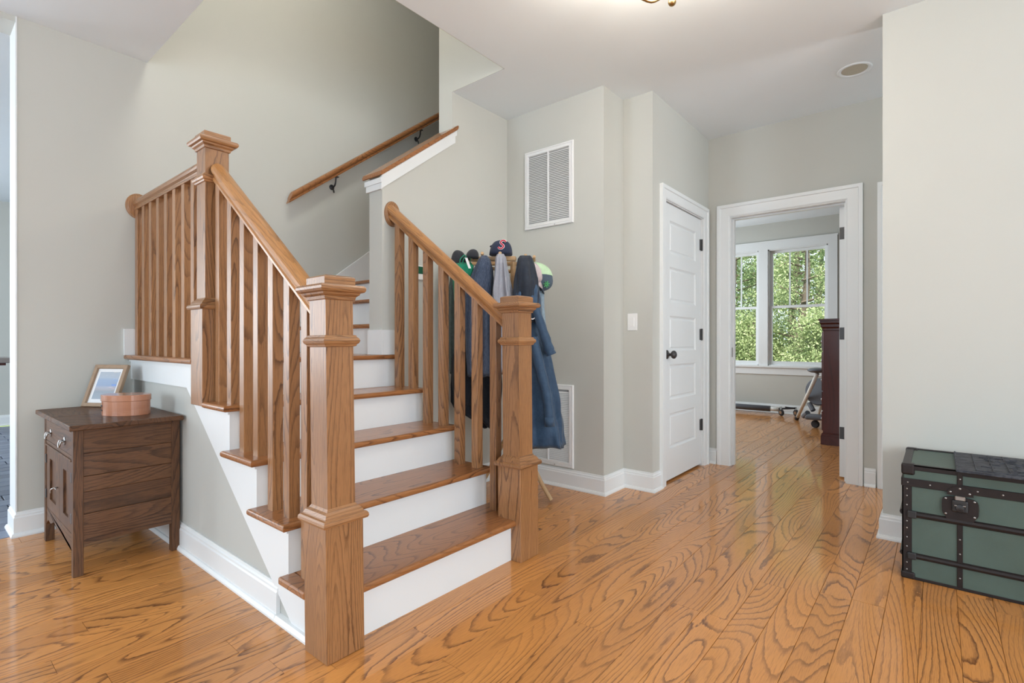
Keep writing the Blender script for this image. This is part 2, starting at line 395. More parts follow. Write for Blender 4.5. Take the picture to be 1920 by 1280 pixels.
# ------------------------------------------------------------------ baseboards
BP = [(0, 0), (.026, 0), (.026, .008), (.020, .020), (.015, .022), (.015, .100), (.011, .106), (.011, .114), (.006, .120), (.005, .130), (0, .130)]
E_ = .026
def baseboard(name, ax, c, sgn, a0, a1, m0=0, m1=0, parent=None):
    """ax: the axis it runs along; c: wall plane; sgn: which side it faces; m0, m1: 1 mitres an outside corner, -1 an inside one"""
    bm = nb()
    def P(d, z, a, m, s_): q = a + s_*m*d; return (q, c+sgn*d, z) if ax == 0 else (c+sgn*d, q, z)
    rings(bm, [[P(d, z, a0, m0, -1) for d, z in BP], [P(d, z, a1, m1, 1) for d, z in BP]])
    return mk(name, bm, 'trim_white', parent, None, kind='structure')
baseboard('baseboard_vent', 1, 3.03, -1, 1.72, 2.568, 1, -1); baseboard('baseboard_vent_return', 0, 1.72, -1, 3.03, 3.31, 1, -1)
baseboard('baseboard_jog', 1, 3.31, -1, 1.50, 1.72, 1, -1); baseboard('baseboard_closet', 0, 1.50, -1, 3.31, 3.424, 1, 0)
baseboard('baseboard_corner', 1, XD, -1, 1.43, 1.50); baseboard('baseboard_hall', 1, XD, -1, .335, .402)
baseboard('baseboard_right', 1, 3.31, -1, -3.3, .222, 0, 1); baseboard('baseboard_right_return', 0, .222, 1, 3.31, 3.44, 1, 1)
baseboard('baseboard_far', 0, YF, -1, .409, .905, 1, 0); baseboard('baseboard_far_end', 1, .409, -1, YF, YF+.2, 1, 1)
baseboard('baseboard_under_half_wall', 0, 2.568, -1, 1.96, 3.03, 0, -1)
baseboard('baseboard_window', 1, XW, -1, -2.15, 3.6); baseboard('baseboard_far_room', 0, 8.8, -1, -4.2, 3.05)
struct('trim_2', [(.402, .4085, YF-.003, YF+.203, .131, CEIL-.001)], 'trim_white')
# ------------------------------------------------------------------ staircase
RUN = .255; RISE = .19; XL = .905; XR = 1.958
st = thing('staircase', 'white staircase with oak treads rising to a landing and turning right', 'staircase', (XL, 1.546, 0))
def nosed(x0, x1, y0, y1, z, *more, th=.027):
    """tread with rounded front and side edges; more: plain pieces notched round a newel post"""
    bm = nb(); vs = bx(bm, x0, x1, y0, y1, z-th, z)
    es = [e for e in bm.edges if not (abs(e.verts[0].co.z-e.verts[1].co.z) > 1e-5)]
    for q in more: bx(bm, *q, z-th, z)
    bmesh.ops.bevel(bm, geom=es, offset=.011, segments=4, affect='EDGES', profile=.5); return bm
for k in range(1, 5):
    yr = 1.546 + RUN*(k-1); z = RISE*k
    if k == 1: bm = nosed(.93, XR+.03, yr-.03, yr+RUN+.01, z); bx(bm, XL-.035, .9295, 1.6265, yr+RUN+.01, z-.027, z, .007, 3)
    elif k == 4: bm = nosed(XL-.035, XR+.03, yr-.03, 2.5215, z, (.93, XR+.03, 2.5216, yr+RUN+.01))
    else: bm = nosed(XL-.035, XR+.03, yr-.03, yr+RUN+.01, z)
    mk('tread', bm, 'oak_tread', st, 0)
for k in range(1, 6):
    yr = 1.546 + RUN*(k-1); z = RISE*k
    box('riser', XL+.012, XR-.012, yr, yr+.018, z-RISE+(0.0 if k > 1 else 0), z-.027, 'trim_white', st, grain=None)
# landing boards
YL = 1.546+RUN*4
mk('landing_edge', nosed(.93, XR, YL-.03, YL+.09, .95), 'oak_tread', st, 0)
bm = nb(); bx(bm, XL-.035, XL+.09, 2.662, YF, .923, .95); es = [e for e in bm.edges if abs(e.verts[0].co.x-e.verts[1].co.x) < 1e-6 and abs(e.verts[0].co.z-e.verts[1].co.z) < 1e-6 and e.verts[0].co.x < XL]
bmesh.ops.bevel(bm, geom=es, offset=.011, segments=4, affect='EDGES', profile=.5); mk('landing_edge', bm, 'oak_tread', st, 1)
for i in range(9):
    y0 = YL+.0905 + i*.108; box('landing_board', XL+.0905, 1.868 if y0 < 2.69 else 4.4, y0, min(y0+.107, YF-.002), .931, .9495, 'oak_floor', st)
box('landing_core', XL+.02, 1.86, YL+.02, YF-.001, .60, .93, 'trim_white', st, grain=None)
# side of the staircase: grey wall triangle, white stringer above it
def nose_line(y): return .115 + .759*(y-1.906)      # lower edge of the white stringer
def low_line(y, sg):
    if sg == 1: return .805 if y > 2.815 else max(0, min(.805, nose_line(y)))
    return max(0, .62*(y-1.80)/(2.568-1.80))
for xx, sg in ((XL, 1), (XR, -1)):
    yend = YF if sg == 1 else 2.568
    ys = sorted({1.546+RUN*k for k in range(5)} | {1.755, 1.80, 2.815, yend}); ys = [q for q in ys if q <= yend]
    bm = nb()
    for a, b3 in zip(ys, ys[1:]):
        if b3-a < 1e-4: continue
        k = int((a-1.546+1e-6)//RUN)+1; zt_ = RISE*k-.027 if k < 5 else .923
        prism(bm, [(a, low_line(a+1e-5, sg)), (b3, low_line(b3-1e-5, sg)), (b3, zt_), (a, zt_)], 0, xx, xx+sg*.012)
    mk('stringer', bm, 'trim_white', st, None)
    bm = nb()
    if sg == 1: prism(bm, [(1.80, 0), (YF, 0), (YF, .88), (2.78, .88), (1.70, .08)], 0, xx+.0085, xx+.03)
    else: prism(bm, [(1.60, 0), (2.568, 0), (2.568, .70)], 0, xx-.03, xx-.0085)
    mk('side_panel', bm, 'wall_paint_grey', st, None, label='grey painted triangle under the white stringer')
bm = nb(); prism(bm, [(XL+.008 - d, z) for d, z in BP], 1, 1.88, YF-E_)
mk('side_baseboard', bm, 'trim_white', st, None)
bm = nb(); prism(bm, [(XL+.012, 0), (XL-.018, 0), (XL-.018, .008), (XL-.010, .020), (XL+.012, .022)], 1, 1.63, 1.879); mk('shoe_moulding', bm, 'trim_white', st, None)
# little return boards behind each tread end and cove under the nosing
for k in range(1, 6):
    yr = 1.546 + RUN*(k-1); z = RISE*k - .027
    y1 = yr+RUN if k < 5 else YF
    bm = nb(); bx(bm, XL-.010, XL, yr-.008, y1-.002, z-.012, z); mk('cove', bm, 'trim_white', st, None)
# upper flight behind the half wall
st2 = thing('upper_staircase', 'upper stair flight behind the half wall, oak treads and white risers', 'staircase', (1.905, 3.2, .95))
for k in range(1, 9):
    xr = 1.905 + RUN*(k-1); z = .95 + RISE*k
    y0 = 2.702
    bm = nb(); bx(bm, xr-.03, xr+RUN+.01, y0, YF-.03, z-.027, z)
    es = [e for e in bm.edges if abs(e.verts[0].co.x-e.verts[1].co.x) < 1e-6 and abs(e.verts[0].co.z-e.verts[1].co.z) < 1e-6 and e.verts[0].co.x < xr]
    bmesh.ops.bevel(bm, geom=es, offset=.011, segments=4, affect='EDGES', profile=.5)
    mk('tread', bm, 'oak_tread', st2, 1)
    box('riser', xr, xr+.018, 2.702, YF-.02, z-RISE, z-.027, 'trim_white', st2, grain=None)
bm = nb(); prism(bm, [(.90, .95), (1.86, .95), (3.9, 2.47), (3.9, 2.78), (1.66, 1.11), (1.60, 1.104), (.90, 1.104)], 1, YF-.018, YF-.001); 
bmesh.ops.triangulate(bm, faces=[f for f in bm.faces if len(f.verts) > 4]); mk('skirt_board', bm, 'trim_white', st2, None)
box('skirt_end', .868, .915, YF-.02, YF-.001, .95, 1.106, 'trim_white', st, grain=None)
# base trim round the foot of the half wall
bm = nb(); bx(bm, 1.854, 1.8675, 2.554, 2.698, .951, 1.10); bx(bm, 1.868, 1.97, 2.554, 2.5675, .951, 1.10); mk('trim_3', bm, 'trim_white', None, None, kind='structure')
# fascia and oak cap of the half wall
fa = lambda x: 1.955 + .745*(x-1.868)
def strip(bm, x0, x1, lo_, hi_, y0, y1): prism(bm, [(x0, fa(x0)+lo_), (x1, fa(x1)+lo_), (x1, fa(x1)+hi_), (x0, fa(x0)+hi_)], 1, y0, y1)
bm = nb(); strip(bm, 1.853, 2.462, 0, .082, 2.553, 2.5675); mk('fascia', bm, 'trim_white', hw, None)
bm = nb(); strip(bm, 1.850, 2.470, .045, .080, 2.546, 2.5525); mk('fascia_bead', bm, 'trim_white', hw, None)
bm = nb(); bx(bm, 1.853, 1.8675, 2.5685, 2.712, fa(1.853), fa(1.853)+.07); bx(bm, 1.846, 1.8525, 2.548, 2.718, fa(1.853)+.036, fa(1.853)+.066); mk('fascia', bm, 'trim_white', hw, None)
cap_ = nb(); cf = lambda x: 2.038 + .745*(x-1.868)
prism(cap_, [(1.838, cf(1.838)), (2.478, cf(2.478)), (2.478, cf(2.478)+.028), (1.838, cf(1.838)+.028)], 1, 2.53, 2.735)
bmesh.ops.bevel(cap_, geom=list(cap_.edges), offset=.006, segments=2, affect='EDGES')
mk('cap_board', cap_, 'oak_tread', hw, 0)
# ------------------------------------------------------------------ newel posts
def newel(cx, cy, zb, lean, label):
    t = thing('newel_post', label, 'newel post', (cx, cy, zb), group='oak newel posts of the stair')
    xf = Matrix.Translation((cx, cy, zb)) @ Matrix.Rotation(lean, 4, F) @ Matrix.Translation((-cx, -cy, -zb))
    def q(name, prof, mat='oak_rail', g=2):
        bm = nb(); sqstack(bm, cx, cy, [(h, zb+z) for h, z in prof]); return mk(name, bm, mat, t, g, xf=xf)
    bm = nb(); bx(bm, cx-.069, cx+.069, cy-.069, cy+.069, zb, zb+.445, .0015); mk('base_box', bm, 'oak_rail', t, 2, xf=xf)
    q('collar', [(.069, .436), (.080, .437), (.083, .444), (.082, .452), (.078, .458), (.071, .460), (.070, .464), (.064, .474), (.056, .480), (.0508, .488)], g=0)
    q('shaft', [(.0505, .44), (.0500, 1.19)])
    q('ring', [(.0503, 1.012), (.057, 1.014), (.059, 1.020), (.064, 1.024), (.067, 1.032), (.064, 1.040), (.059, 1.044), (.057, 1.050), (.0503, 1.051)], g=0)
    q('cap_moulding', [(.0503, 1.166), (.056, 1.168), (.058, 1.178), (.066, 1.184), (.068, 1.190), (.078, 1.193), (.082, 1.200), (.082, 1.208), (.077, 1.215), (.062, 1.2165)], g=0)
    q('cap_block', [(.0555, 1.21), (.0565, 1.216), (.0565, 1.240), (.055, 1.2425), (.046, 1.2470)], g=0)
    return t
newel(.942, 1.556, 0, -.011, 'tall square oak newel post nearest the camera, at left foot of stairs')
newel(1.922, 1.556, 0, -.008, 'square oak newel post at right foot of stairs, in front of coats')
newel(.942, 2.592, .740, 0, 'upper square oak newel post at landing corner, hanging above the stringer')
# ------------------------------------------------------------------ railings
RP = [(-.024, 0), (.024, 0), (.025, .010), (.020, .016), (.022, .022), (.031, .030), (.034, .040), (.032, .050), (.024, .060), (.012, .066), (0, .068),
      (-.012, .066), (-.024, .060), (-.032, .050), (-.034, .040), (-.031, .030), (-.022, .022), (-.020, .016), (-.025, .010)]
TH = math.atan(.745)
zlow = lambda y: 1.114 + .745*(y-1.661)
def sloped_rail(name, cx, y0, y1, parent):
    bm = nb(); rings(bm, [[(cx+a, yy, zlow(yy)+b/math.cos(TH)) for a, b in RP] for yy in (y0, y1)])
    off = random.uniform(0, 50); return mk(name, bm, 'oak_handrail', parent, 1, gpf=lambda c: (c.y*math.cos(TH)+c.z*math.sin(TH)+off, c.x+off, -c.y*math.sin(TH)+c.z*math.cos(TH)))
def baluster(cx, cy, zb, parent, top=None, s=.021):
    bm = nb(); zt = [top]*4 if top else [zlow(cy-s)+.004, zlow(cy-s)+.004, zlow(cy+s)+.004, zlow(cy+s)+.004]
    P = [(cx-s, cy-s), (cx+s, cy-s), (cx+s, cy+s), (cx-s, cy+s)]
    rings(bm, [[(x, y, zb) for x, y in P], [(x, y, z) for (x, y), z in zip(P, zt)]])
    es = [e for e in bm.edges if abs(e.verts[0].co.x-e.verts[1].co.x)+abs(e.verts[0].co.y-e.verts[1].co.y) < 1e-6]
    bmesh.ops.bevel(bm, geom=es, offset=.0015, segments=1, affect='EDGES')
    return mk('baluster', bm, 'oak_rail', parent, 2)
def rosette(cx, cy, cz, parent, a=.056, b=.077):
    Mx = Matrix.Translation((cx, cy, cz)) @ Matrix.Rotation(PI/2, 4, 'X')
    bm = nb(); lathe(bm, [(1.0, 0), (1.0, .006), (.97, .012), (.90, .013), (.88, .017), (.80, .021), (.3, .022)], 40, Mx, a, b)
    return mk('rosette', bm, 'oak_rail', parent, 2, smoothf=False)
treadz = lambda y: RISE*(1 + int((y-1.546)//RUN))
rl = thing('stair_railing', 'sloping oak stair railing on left of flight, between two newel posts', 'railing', (.942, 2.05, .19), group='stair railings')
sloped_rail('handrail', .942, 1.604, 2.524, rl)
for i in range(7): y = 2.487-.1275*i; baluster(.942, y, treadz(y), rl)
rl = thing('stair_railing', 'sloping oak stair railing on right of flight, in front of hanging coats', 'railing', (1.926, 2.05, .19), group='stair railings')
sloped_rail('handrail', 1.926, 1.604, 2.56, rl); rosette(1.938, 2.568, 1.808, rl)
for i in range(7): y = 2.470-.1275*i; baluster(1.922, y, treadz(y), rl)
rl = thing('landing_railing', 'level oak guard railing at the landing edge, fixed to far wall', 'railing', (.942, 3.2, .95), group='stair railings')
bm = nb(); rings(bm, [[(.942+a, yy, 1.820+b) for a, b in RP] for yy in (2.66, YF-.01)]); mk('handrail', bm, 'oak_rail', rl, 1)
rosette(.942, YF, 1.850, rl, .066, .077)
for i in range(8): baluster(.942, 3.70-.13*i, .95, rl, top=1.822)
# wall handrail of the upper flight
hr = thing('wall_handrail', 'oak handrail climbing the far wall on black brackets', 'handrail', (1.84, 3.68, 2.07))
hz = lambda x: 2.045 + .749*(x-1.84)
bm = nb(); HP = [(a*.85, b*.9) for a, b in RP]
rings(bm, [[(x0 + (b*.55 if x0 < 2 else 0), 3.678+a, hz(x0 + (b*.55 if x0 < 2 else 0))+b/math.cos(TH)*.9) for a, b in HP] for x0 in (1.84, 3.95)])
mk('handrail', bm, 'oak_tread', hr, 0)
for bxx in (2.235, 3.10):
    zz = hz(bxx)
    bm = nb(); lathe(bm, [(.022, 0), (.022, .004), (.012, .010), (.006, .012)], 16, Matrix.Translation((bxx, YF, zz-.075)) @ Matrix.Rotation(PI/2, 4, 'X'))
    tube(bm, smooth([(bxx, YF-.008, zz-.075), (bxx, YF-.04, zz-.072), (bxx, 3.682, zz-.045), (bxx, 3.678, zz-.004)]), .006, 8)
    bx(bm, bxx-.02, bxx+.02, 3.666, 3.690, zz-.006, zz+.0015); tube(bm, smooth([(bxx-.004, YF-.01, zz-.09), (bxx-.002, YF-.03, zz-.10), (bxx, YF-.035, zz-.125)]), [.006]*8+[.004], 8)
    mk('bracket', bm, 'black_iron', hr, None)
# ------------------------------------------------------------------ closet door (door_1)
d1 = thing('door_1', None, None, (3.9, 1.50, 0), kind='structure')
def casing_frame(parent, ax, c, sgn, a0, a1, top, wd=.09, left=True, right=True):
    """cased opening a0..a1 on wall plane c; returns nothing"""
    prof = [(0, 0), (0, .010), (.008, .014), (wd-.028, .016), (wd-.024, .024), (wd, .024), (wd, 0)]
    def seg(pts_fn):
        bm = nb(); rings(bm, [[pts_fn(u, v, e) for u, v in prof] for e in (0, 1)]); mk('casing', bm, 'trim_white', parent, None)
    def W_(a, v, z): return (a, c+sgn*v, z) if ax == 0 else (c+sgn*v, a, z)
    if left: seg(lambda u, v, e: W_(a0-u, v, 0 if e == 0 else top+u))
    if right: seg(lambda u, v, e: W_(a1+u, v, 0 if e == 0 else top+u))
    seg(lambda u, v, e: W_((a0-u) if e == 0 else (a1+u), v, top+u))
casing_frame(d1, 0, 1.50, -1, 3.515, 4.285, 2.05)
bm = nb(); bx(bm, 3.5155, 3.520, 1.501, 1.72, 0, 2.045); bx(bm, 4.280, 4.2845, 1.501, 1.72, 0, 2.045); bx(bm, 3.5155, 4.2845, 1.501, 1.72, 2.0452, 2.0495); mk('jamb', bm, 'trim_white', d1, None)
lf = nb(); bx(lf, 3.522, 4.278, 1.527, 1.553, .016, 2.040); leaf = mk('leaf', lf, 'door_white', d1, None)
XA, XB = 3.522, 4.278; rail_z = [.016, .225, .575, .635+.33-.015, 0]
pz = [(.24, .50), (.60, .86), (.96, 1.22), (1.32, 1.58), (1.68, 1.92)]
fr_ = nb(); bx(fr_, XA, XA+.115, 1.515, 1.528, .016, 2.040); bx(fr_, XB-.115, XB, 1.515, 1.528, .016, 2.040)
zs = [.016] + [v for p in pz for v in p] + [2.040]
for i in range(0, len(zs), 2): bx(fr_, XA+.115, XB-.115, 1.515, 1.528, zs[i], zs[i+1])
mk('stile_frame', fr_, 'door_white', leaf, None)
for z0, z1 in pz:
    bm = nb(); a0, a1 = XA+.115, XB-.115
    rings(bm, [[(a0+i, yy, z0+i), (a1-i, yy, z0+i), (a1-i, yy, z1-i), (a0+i, yy, z1-i)] for i, yy in ((0, 1.528), (0, 1.517), (.012, 1.525), (.022, 1.525), (.030, 1.520))])
    mk('panel', bm, 'door_white', leaf, None)
def hinge(parent, x, y, z, ax):
    bm = nb()
    if ax == 0: bx(bm, x-.020, x+.010, y-.004, y+.003, z-.045, z+.045); tube(bm, [(x+.010, y-.006, z-.048), (x+.010, y-.006, z+.048)], .007, 10)
    else:
        bx(bm, x-.004, x+.002, y-.018, y+.016, z-.045, z+.045, .001); tube(bm, [(x-.006, y-.018, z-.046), (x-.006, y-.018, z+.046)], .006, 10)
    mk('hinge', bm, 'dark_bronze', parent, None)
for z in (1.83, 1.088, .341): hinge(d1, 4.272, 1.513, z, 0)
bm = nb(); lathe(bm, [(.033, 0), (.033, .004), (.028, .008), (.012, .010), (.010, .030), (.014, .036), (.026, .042), (.030, .052), (.028, .062), (.018, .070), (.004, .073)], 28, Matrix.Translation((3.585, 1.516, .935)) @ Matrix.Rotation(PI/2, 4, 'X'))
mk('door_knob', bm, 'dark_bronze', d1, None, smoothf=True)
# doorway to the back room (door_2), its leaf folded back into the room
d2 = thing('door_2', None, None, (XD, .92, 0), kind='structure')
casing_frame(d2, 1, XD, -1, .510, 1.323, 2.061, wd=.100)
casing_frame(d2, 1, XD+.12, 1, .510, 1.323, 2.061)
bm = nb(); bx(bm, XD-.001, XD+.121, .503, .517, 0, 2.054); bx(bm, XD-.001, XD+.121, 1.316, 1.330, 0, 2.054); bx(bm, XD-.001, XD+.121, .503, 1.330, 2.0545, 2.0675)
bx(bm, XD+.05, XD+.085, .5175, .529, 0, 2.054); bx(bm, XD+.05, XD+.085, 1.304, 1.3155, 0, 2.054); bx(bm, XD+.05, XD+.085, .530, 1.303, 2.042, 2.054); mk('jamb', bm, 'trim_white', d2, None)
box('leaf', XD+.128, XD+.93, .533, .570, .012, 2.04, 'door_white', d2, .001, None)
for z in (1.843, 1.09, .342): hinge(d2, XD+.128, .552, z, 1)
box('strike_plate', XD+.02, XD+.045, 1.3145, 1.3162, .90, .98, 'aged_steel', d2, 0, None)
d3 = thing('door_3', None, None, (XD, -.2, 0), kind='structure')
casing_frame(d3, 1, XD, -1, -.56, .235, 2.055, wd=.09)
box('leaf', XD-.004, XD+.02, -.56, .235, .01, 2.055, 'door_white', d3, 0, None)
# ------------------------------------------------------------------ back room windows
struct('trim_5', [(XW-.018, XW, 1.035, 2.88, 2.36, 2.465), (XW-.024, XW, 1.025, 2.89, 2.465, 2.485), (XW-.018, XW, 1.035, 1.145, .68, 2.36), (XW-.018, XW, 2.77, 2.88, .68, 2.36),
                  (XW-.018, XW, 1.895, 2.02, .68, 2.36), (XW-.045, XW, 1.01, 2.91, .655, .682), (XW-.016, XW, 1.035, 2.88, .555, .655)], 'trim_white')
for i, (y0, y1) in enumerate(W):
    wn = thing('window_%d' % (i+1), None, None, (XW+.06, (y0+y1)/2, .68), kind='structure')
    bm = nb(); bx(bm, XW, XW+.14, y0, y0+.015, .68, 2.36); bx(bm, XW, XW+.14, y1-.015, y1, .68, 2.36); bx(bm, XW, XW+.14, y0, y1, 2.345, 2.36); bx(bm, XW, XW+.14, y0, y1, .68, .695); mk('frame', bm, 'trim_white', wn, None)
    for nm, z0, z1, xs in (('lower_sash', .695, 1.545, XW+.035), ('upper_sash', 1.520, 2.345, XW+.075)):
        bm = nb(); a, b3 = y0+.015, y1-.015; wv = .034
        bx(bm, xs, xs+.035, a, a+wv, z0, z1); bx(bm, xs, xs+.035, b3-wv, b3, z0, z1)
        bx(bm, xs, xs+.035, a+wv, b3-wv, z0, z0+(.03 if nm[0] == 'u' else .05)); bx(bm, xs, xs+.035, a+wv, b3-wv, z1-.034, z1)
        sh = mk(nm, bm, 'trim_white', wn, None)
        box('pane', xs+.015, xs+.019, a+wv, b3-wv, z0+.03, z1-.03, 'glass', sh, 0, None)
        if nm[0] == 'u':
            for f_ in (1/3, 2/3):
                yy = a+wv + (b3-a-2*wv)*f_; box('muntin', xs+.008, xs+.027, yy-.009, yy+.009, z0+.03, z1-.034, 'trim_white', sh, 0, None)
# ------------------------------------------------------------------ wall grilles, switch, keypad, recessed light
def grille(z0, z1, label):
    X = 3.03; y0, y1 = 1.955, 2.385
    g = thing('vent_grille', label, 'vent', (X, (y0+y1)/2, (z0+z1)/2), group='return air grilles')
    box('backing', X-.004, X-.001, y0+.03, y1-.03, z0+.03, z1-.03, 'grille_dark', g, 0, None)
    bm = nb(); o = [(0, -.001), (0, -.010), (.004, -.014), (.012, -.014), (.013, -.010), (.017, -.010), (.018, -.014), (.034, -.014), (.036, -.003)]
    rings(bm, [[(X+d, y0+i, z0+i), (X+d, y1-i, z0+i), (X+d, y1-i, z1-i), (X+d, y0+i, z1-i)] for i, d in o], caps=False); mk('frame', bm, 'grille_white', g, None)
    box('centre_bar', X-.014, X-.003, (y0+y1)/2-.005, (y0+y1)/2+.005, z0+.034, z1-.034, 'grille_white', g, 0, None)
    n = int((z1-z0-.072)/.0125); bm = nb()
    for i in range(n):
        zz = z0+.040 + i*.0125
        a = [(X-.012, zz-.0045), (X-.004, zz+.0045), (X-.0034, zz+.0037), (X-.0114, zz-.0053)]
        prism(bm, a, 1, y0+.035, y1-.035)
    mk('louvres', bm, 'grille_white', g, None, kind='stuff')
    bm = nb(); lathe(bm, [(.004, 0), (.003, .003), (.001, .004)], 10, Matrix.Translation((X-.014, (y0+y1)/2-.06, z0+.009)) @ Matrix.Rotation(-PI/2, 4, 'Y')); mk('screw', bm, 'aged_steel', g, None)
grille(1.862, 2.440, 'white louvred wall vent high on the wall, above coats')
grille(.142, .725, 'white louvred wall vent low on the wall, behind blue jacket')
sw = thing('light_switch', 'white light switch plate on wall beside closet door', 'switch', (3.31, 1.649, 1.167))
box('plate', 3.304, 3.31, 1.612, 1.686, 1.107, 1.227, 'plate_white', sw, .002, None); box('rocker', 3.300, 3.305, 1.634, 1.664, 1.135, 1.200, 'plate_white', sw, .001, None)
kp = thing('wall_keypad', 'small wall keypad with dark green screen behind stair balusters', 'keypad', (2.165, 2.568, 1.47))
box('case', 2.115, 2.215, 2.548, 2.568, 1.425, 1.515, 'plate_white', kp, .003, None); box('screen', 2.122, 2.208, 2.5465, 2.549, 1.463, 1.510, 'keypad_green', kp, 0, None)
rc = thing('recessed_light', 'unlit recessed round ceiling light near hallway wall', 'ceiling light', (3.867, .404, CEIL))
Mx = Matrix.Translation((3.867, .404, CEIL)) @ Matrix.Rotation(PI, 4, 'X')
bm = nb(); rings(bm, [[Mx @ Vector((r*math.cos(2*PI*i/40), r*math.sin(2*PI*i/40), z)) for i in range(40)] for r, z in ((.095, 0), (.093, .005), (.080, .006), (.074, .002), (.070, .0005))], caps=False); mk('trim_ring', bm, 'ceiling_paint', rc, None, smoothf=True)
bm = nb(); lathe(bm, [(.071, .0002), (.070, .0012), (.060, .0018), (.035, .0022), (.002, .003)], 32, Mx); mk('baffle', bm, 'light_baffle', rc, None)
# ------------------------------------------------------------------ brass ceiling fixture (only its lowest tips reach the frame)
FX = Vector((2.150, .885, 0)); zt = 2.486
fx = thing('ceiling_fixture', 'antique brass ceiling light with candle arms at top edge of picture', 'ceiling light', (FX.x, FX.y, CEIL))
T_ = Matrix.Translation
bm = nb(); lathe(bm, [(.07, CEIL), (.068, CEIL-.012), (.03, CEIL-.028), (.010, CEIL-.035)], 28, T_((FX.x, FX.y, 0))); mk('canopy', bm, 'brass', fx, None, smoothf=True)
bm = nb(); tube(bm, [(FX.x, FX.y, CEIL-.03), (FX.x, FX.y, zt+.03)], .008, 12); mk('stem', bm, 'brass', fx, None)
bm = nb(); bmesh.ops.create_uvsphere(bm, u_segments=20, v_segments=12, radius=.017, matrix=T_((FX.x, FX.y, zt+.014))); lathe(bm, [(.008, zt+.035), (.018, zt+.040), (.022, zt+.052), (.010, zt+.060)], 20, T_((FX.x, FX.y, 0))); mk('finial', bm, 'brass', fx, None, smoothf=True)
for k in range(3):
    a = math.atan2(-R.y, -R.x) + (0, 1.15, 2.3)[k]; dv = Vector((math.cos(a), math.sin(a), 0)); c0 = Vector((FX.x, FX.y, zt+.05))
    bm = nb(); tube(bm, smooth([c0, c0+dv*.04+Vector((0, 0, -.012)), c0+dv*.09+Vector((0, 0, -.034)), c0+dv*.15+Vector((0, 0, -.010))]), .007, 10); arm = mk('arm', bm, 'brass', fx, None, smoothf=True)
    e = c0+dv*.15
    bm = nb(); lathe(bm, [(.006, e.z-.012), (.026, e.z-.004), (.028, e.z), (.012, e.z+.004), (.011, e.z+.05), (.009, e.z+.055)], 18, T_((e.x, e.y, 0))); mk('socket', bm, 'brass', arm, None, smoothf=True)
    bm = nb(); lathe(bm, [(.008, e.z+.055), (.017, e.z+.075), (.016, e.z+.095), (.006, e.z+.125), (.001, e.z+.135)], 16, T_((e.x, e.y, 0))); mk('bulb', bm, 'bulb_glow', arm, None, smoothf=True)
    pl = bpy.data.lights.new('bulb_light', 'POINT'); pl.energy = 7.5; pl.color = (1, .90, .77); pl.shadow_soft_size = .05
    po = bpy.data.objects.new('bulb_light', pl); C.objects.link(po); po.location = (e.x+dv.x*.03, e.y+dv.y*.03, e.z+.03)
# ------------------------------------------------------------------ small oak washstand
X0, X1, Y0, Y1 = .492, .900, 2.890, 3.570
ws = thing('washstand', 'dark oak washstand cabinet beside the stair wall, with drawer and doors', 'cabinet', ((X0+X1)/2, (Y0+Y1)/2, 0))
for (a, b3, w_, hh) in ((X0, Y0, .036, .645), (X1-.036, Y0, .036, .645), (X0, Y1-.036, .036, .645), (X1-.036, Y1-.036, .036, .645)):
    box('leg', a, a+w_, b3, b3+.036, 0, hh, 'walnut_stand', ws, .0015, 2)
ty = [.662+.0, .28]
for i, (ya, yb) in enumerate(((Y0-.045, Y0+.36), (Y0+.361, Y1+.105))):
    bm = nb(); bx(bm, X0-.020, X1+.003, ya, yb, .645, .668, .003); mk('top_board', bm, 'walnut_stand', ws, 1, tone=.15)
for z0, z1, dd in ((.137, .268, .003), (.269, .366, .005), (.367, .434, .003), (.435, .535, .006), (.536, .645, .004)):
    box('side_board', X0+.034, X1-.034, Y0+dd, Y0+.02, z0, z1, 'walnut_stand', ws, .0012, 0)
box('side_board', X0+.034, X1-.034, Y1-.02, Y1-.005, .137, .645, 'walnut_stand', ws, 0, 0); box('back_board', X1-.02, X1-.008, Y0+.034, Y1-.034, .137, .645, 'walnut_stand', ws, 0, 1)
box('bottom_board', X0+.02, X1-.02, Y0+.02, Y1-.02, .137, .15, 'walnut_stand', ws, 0, 1)
box('rail', X0+.003, X0+.03, Y0+.036, Y1-.036, .508, .524, 'walnut_stand', ws, .001, 1); box('rail', X0-.003, X0+.03, Y0+.036, Y1-.036, .500, .508, 'walnut_stand', ws, .001, 1)
box('rail', X0+.003, X0+.03, Y0+.036, Y1-.036, .632, .645, 'walnut_stand', ws, 0, 1)
bm = nb(); bx(bm, X0+.002, X0+.022, Y0+.038, Y1-.038, .526, .630, .002); dr = mk('drawer', bm, 'walnut_stand', ws, 1)
for yy in (3.075, 3.40):
    bm = nb(); lathe(bm, [(.020, 0), (.018, .003), (.008, .004)], 16, T_((X0+.002, yy, .575)) @ Matrix.Rotation(-PI/2, 4, 'Y'), 1, .8)
    for s_ in (-.018, .018): tube(bm, [(X0+.003, yy+s_, .575), (X0-.016, yy+s_, .575)], .004, 8)
    tube(bm, smooth([(X0-.014, yy-.019, .577), (X0-.018, yy-.017, .560), (X0-.019, yy, .548), (X0-.018, yy+.017, .560), (X0-.014, yy+.019, .577)]), .0032, 8)
    mk('bail_pull', bm, 'aged_steel', dr, None, smoothf=True)
ym = (Y0+Y1)/2 - .02
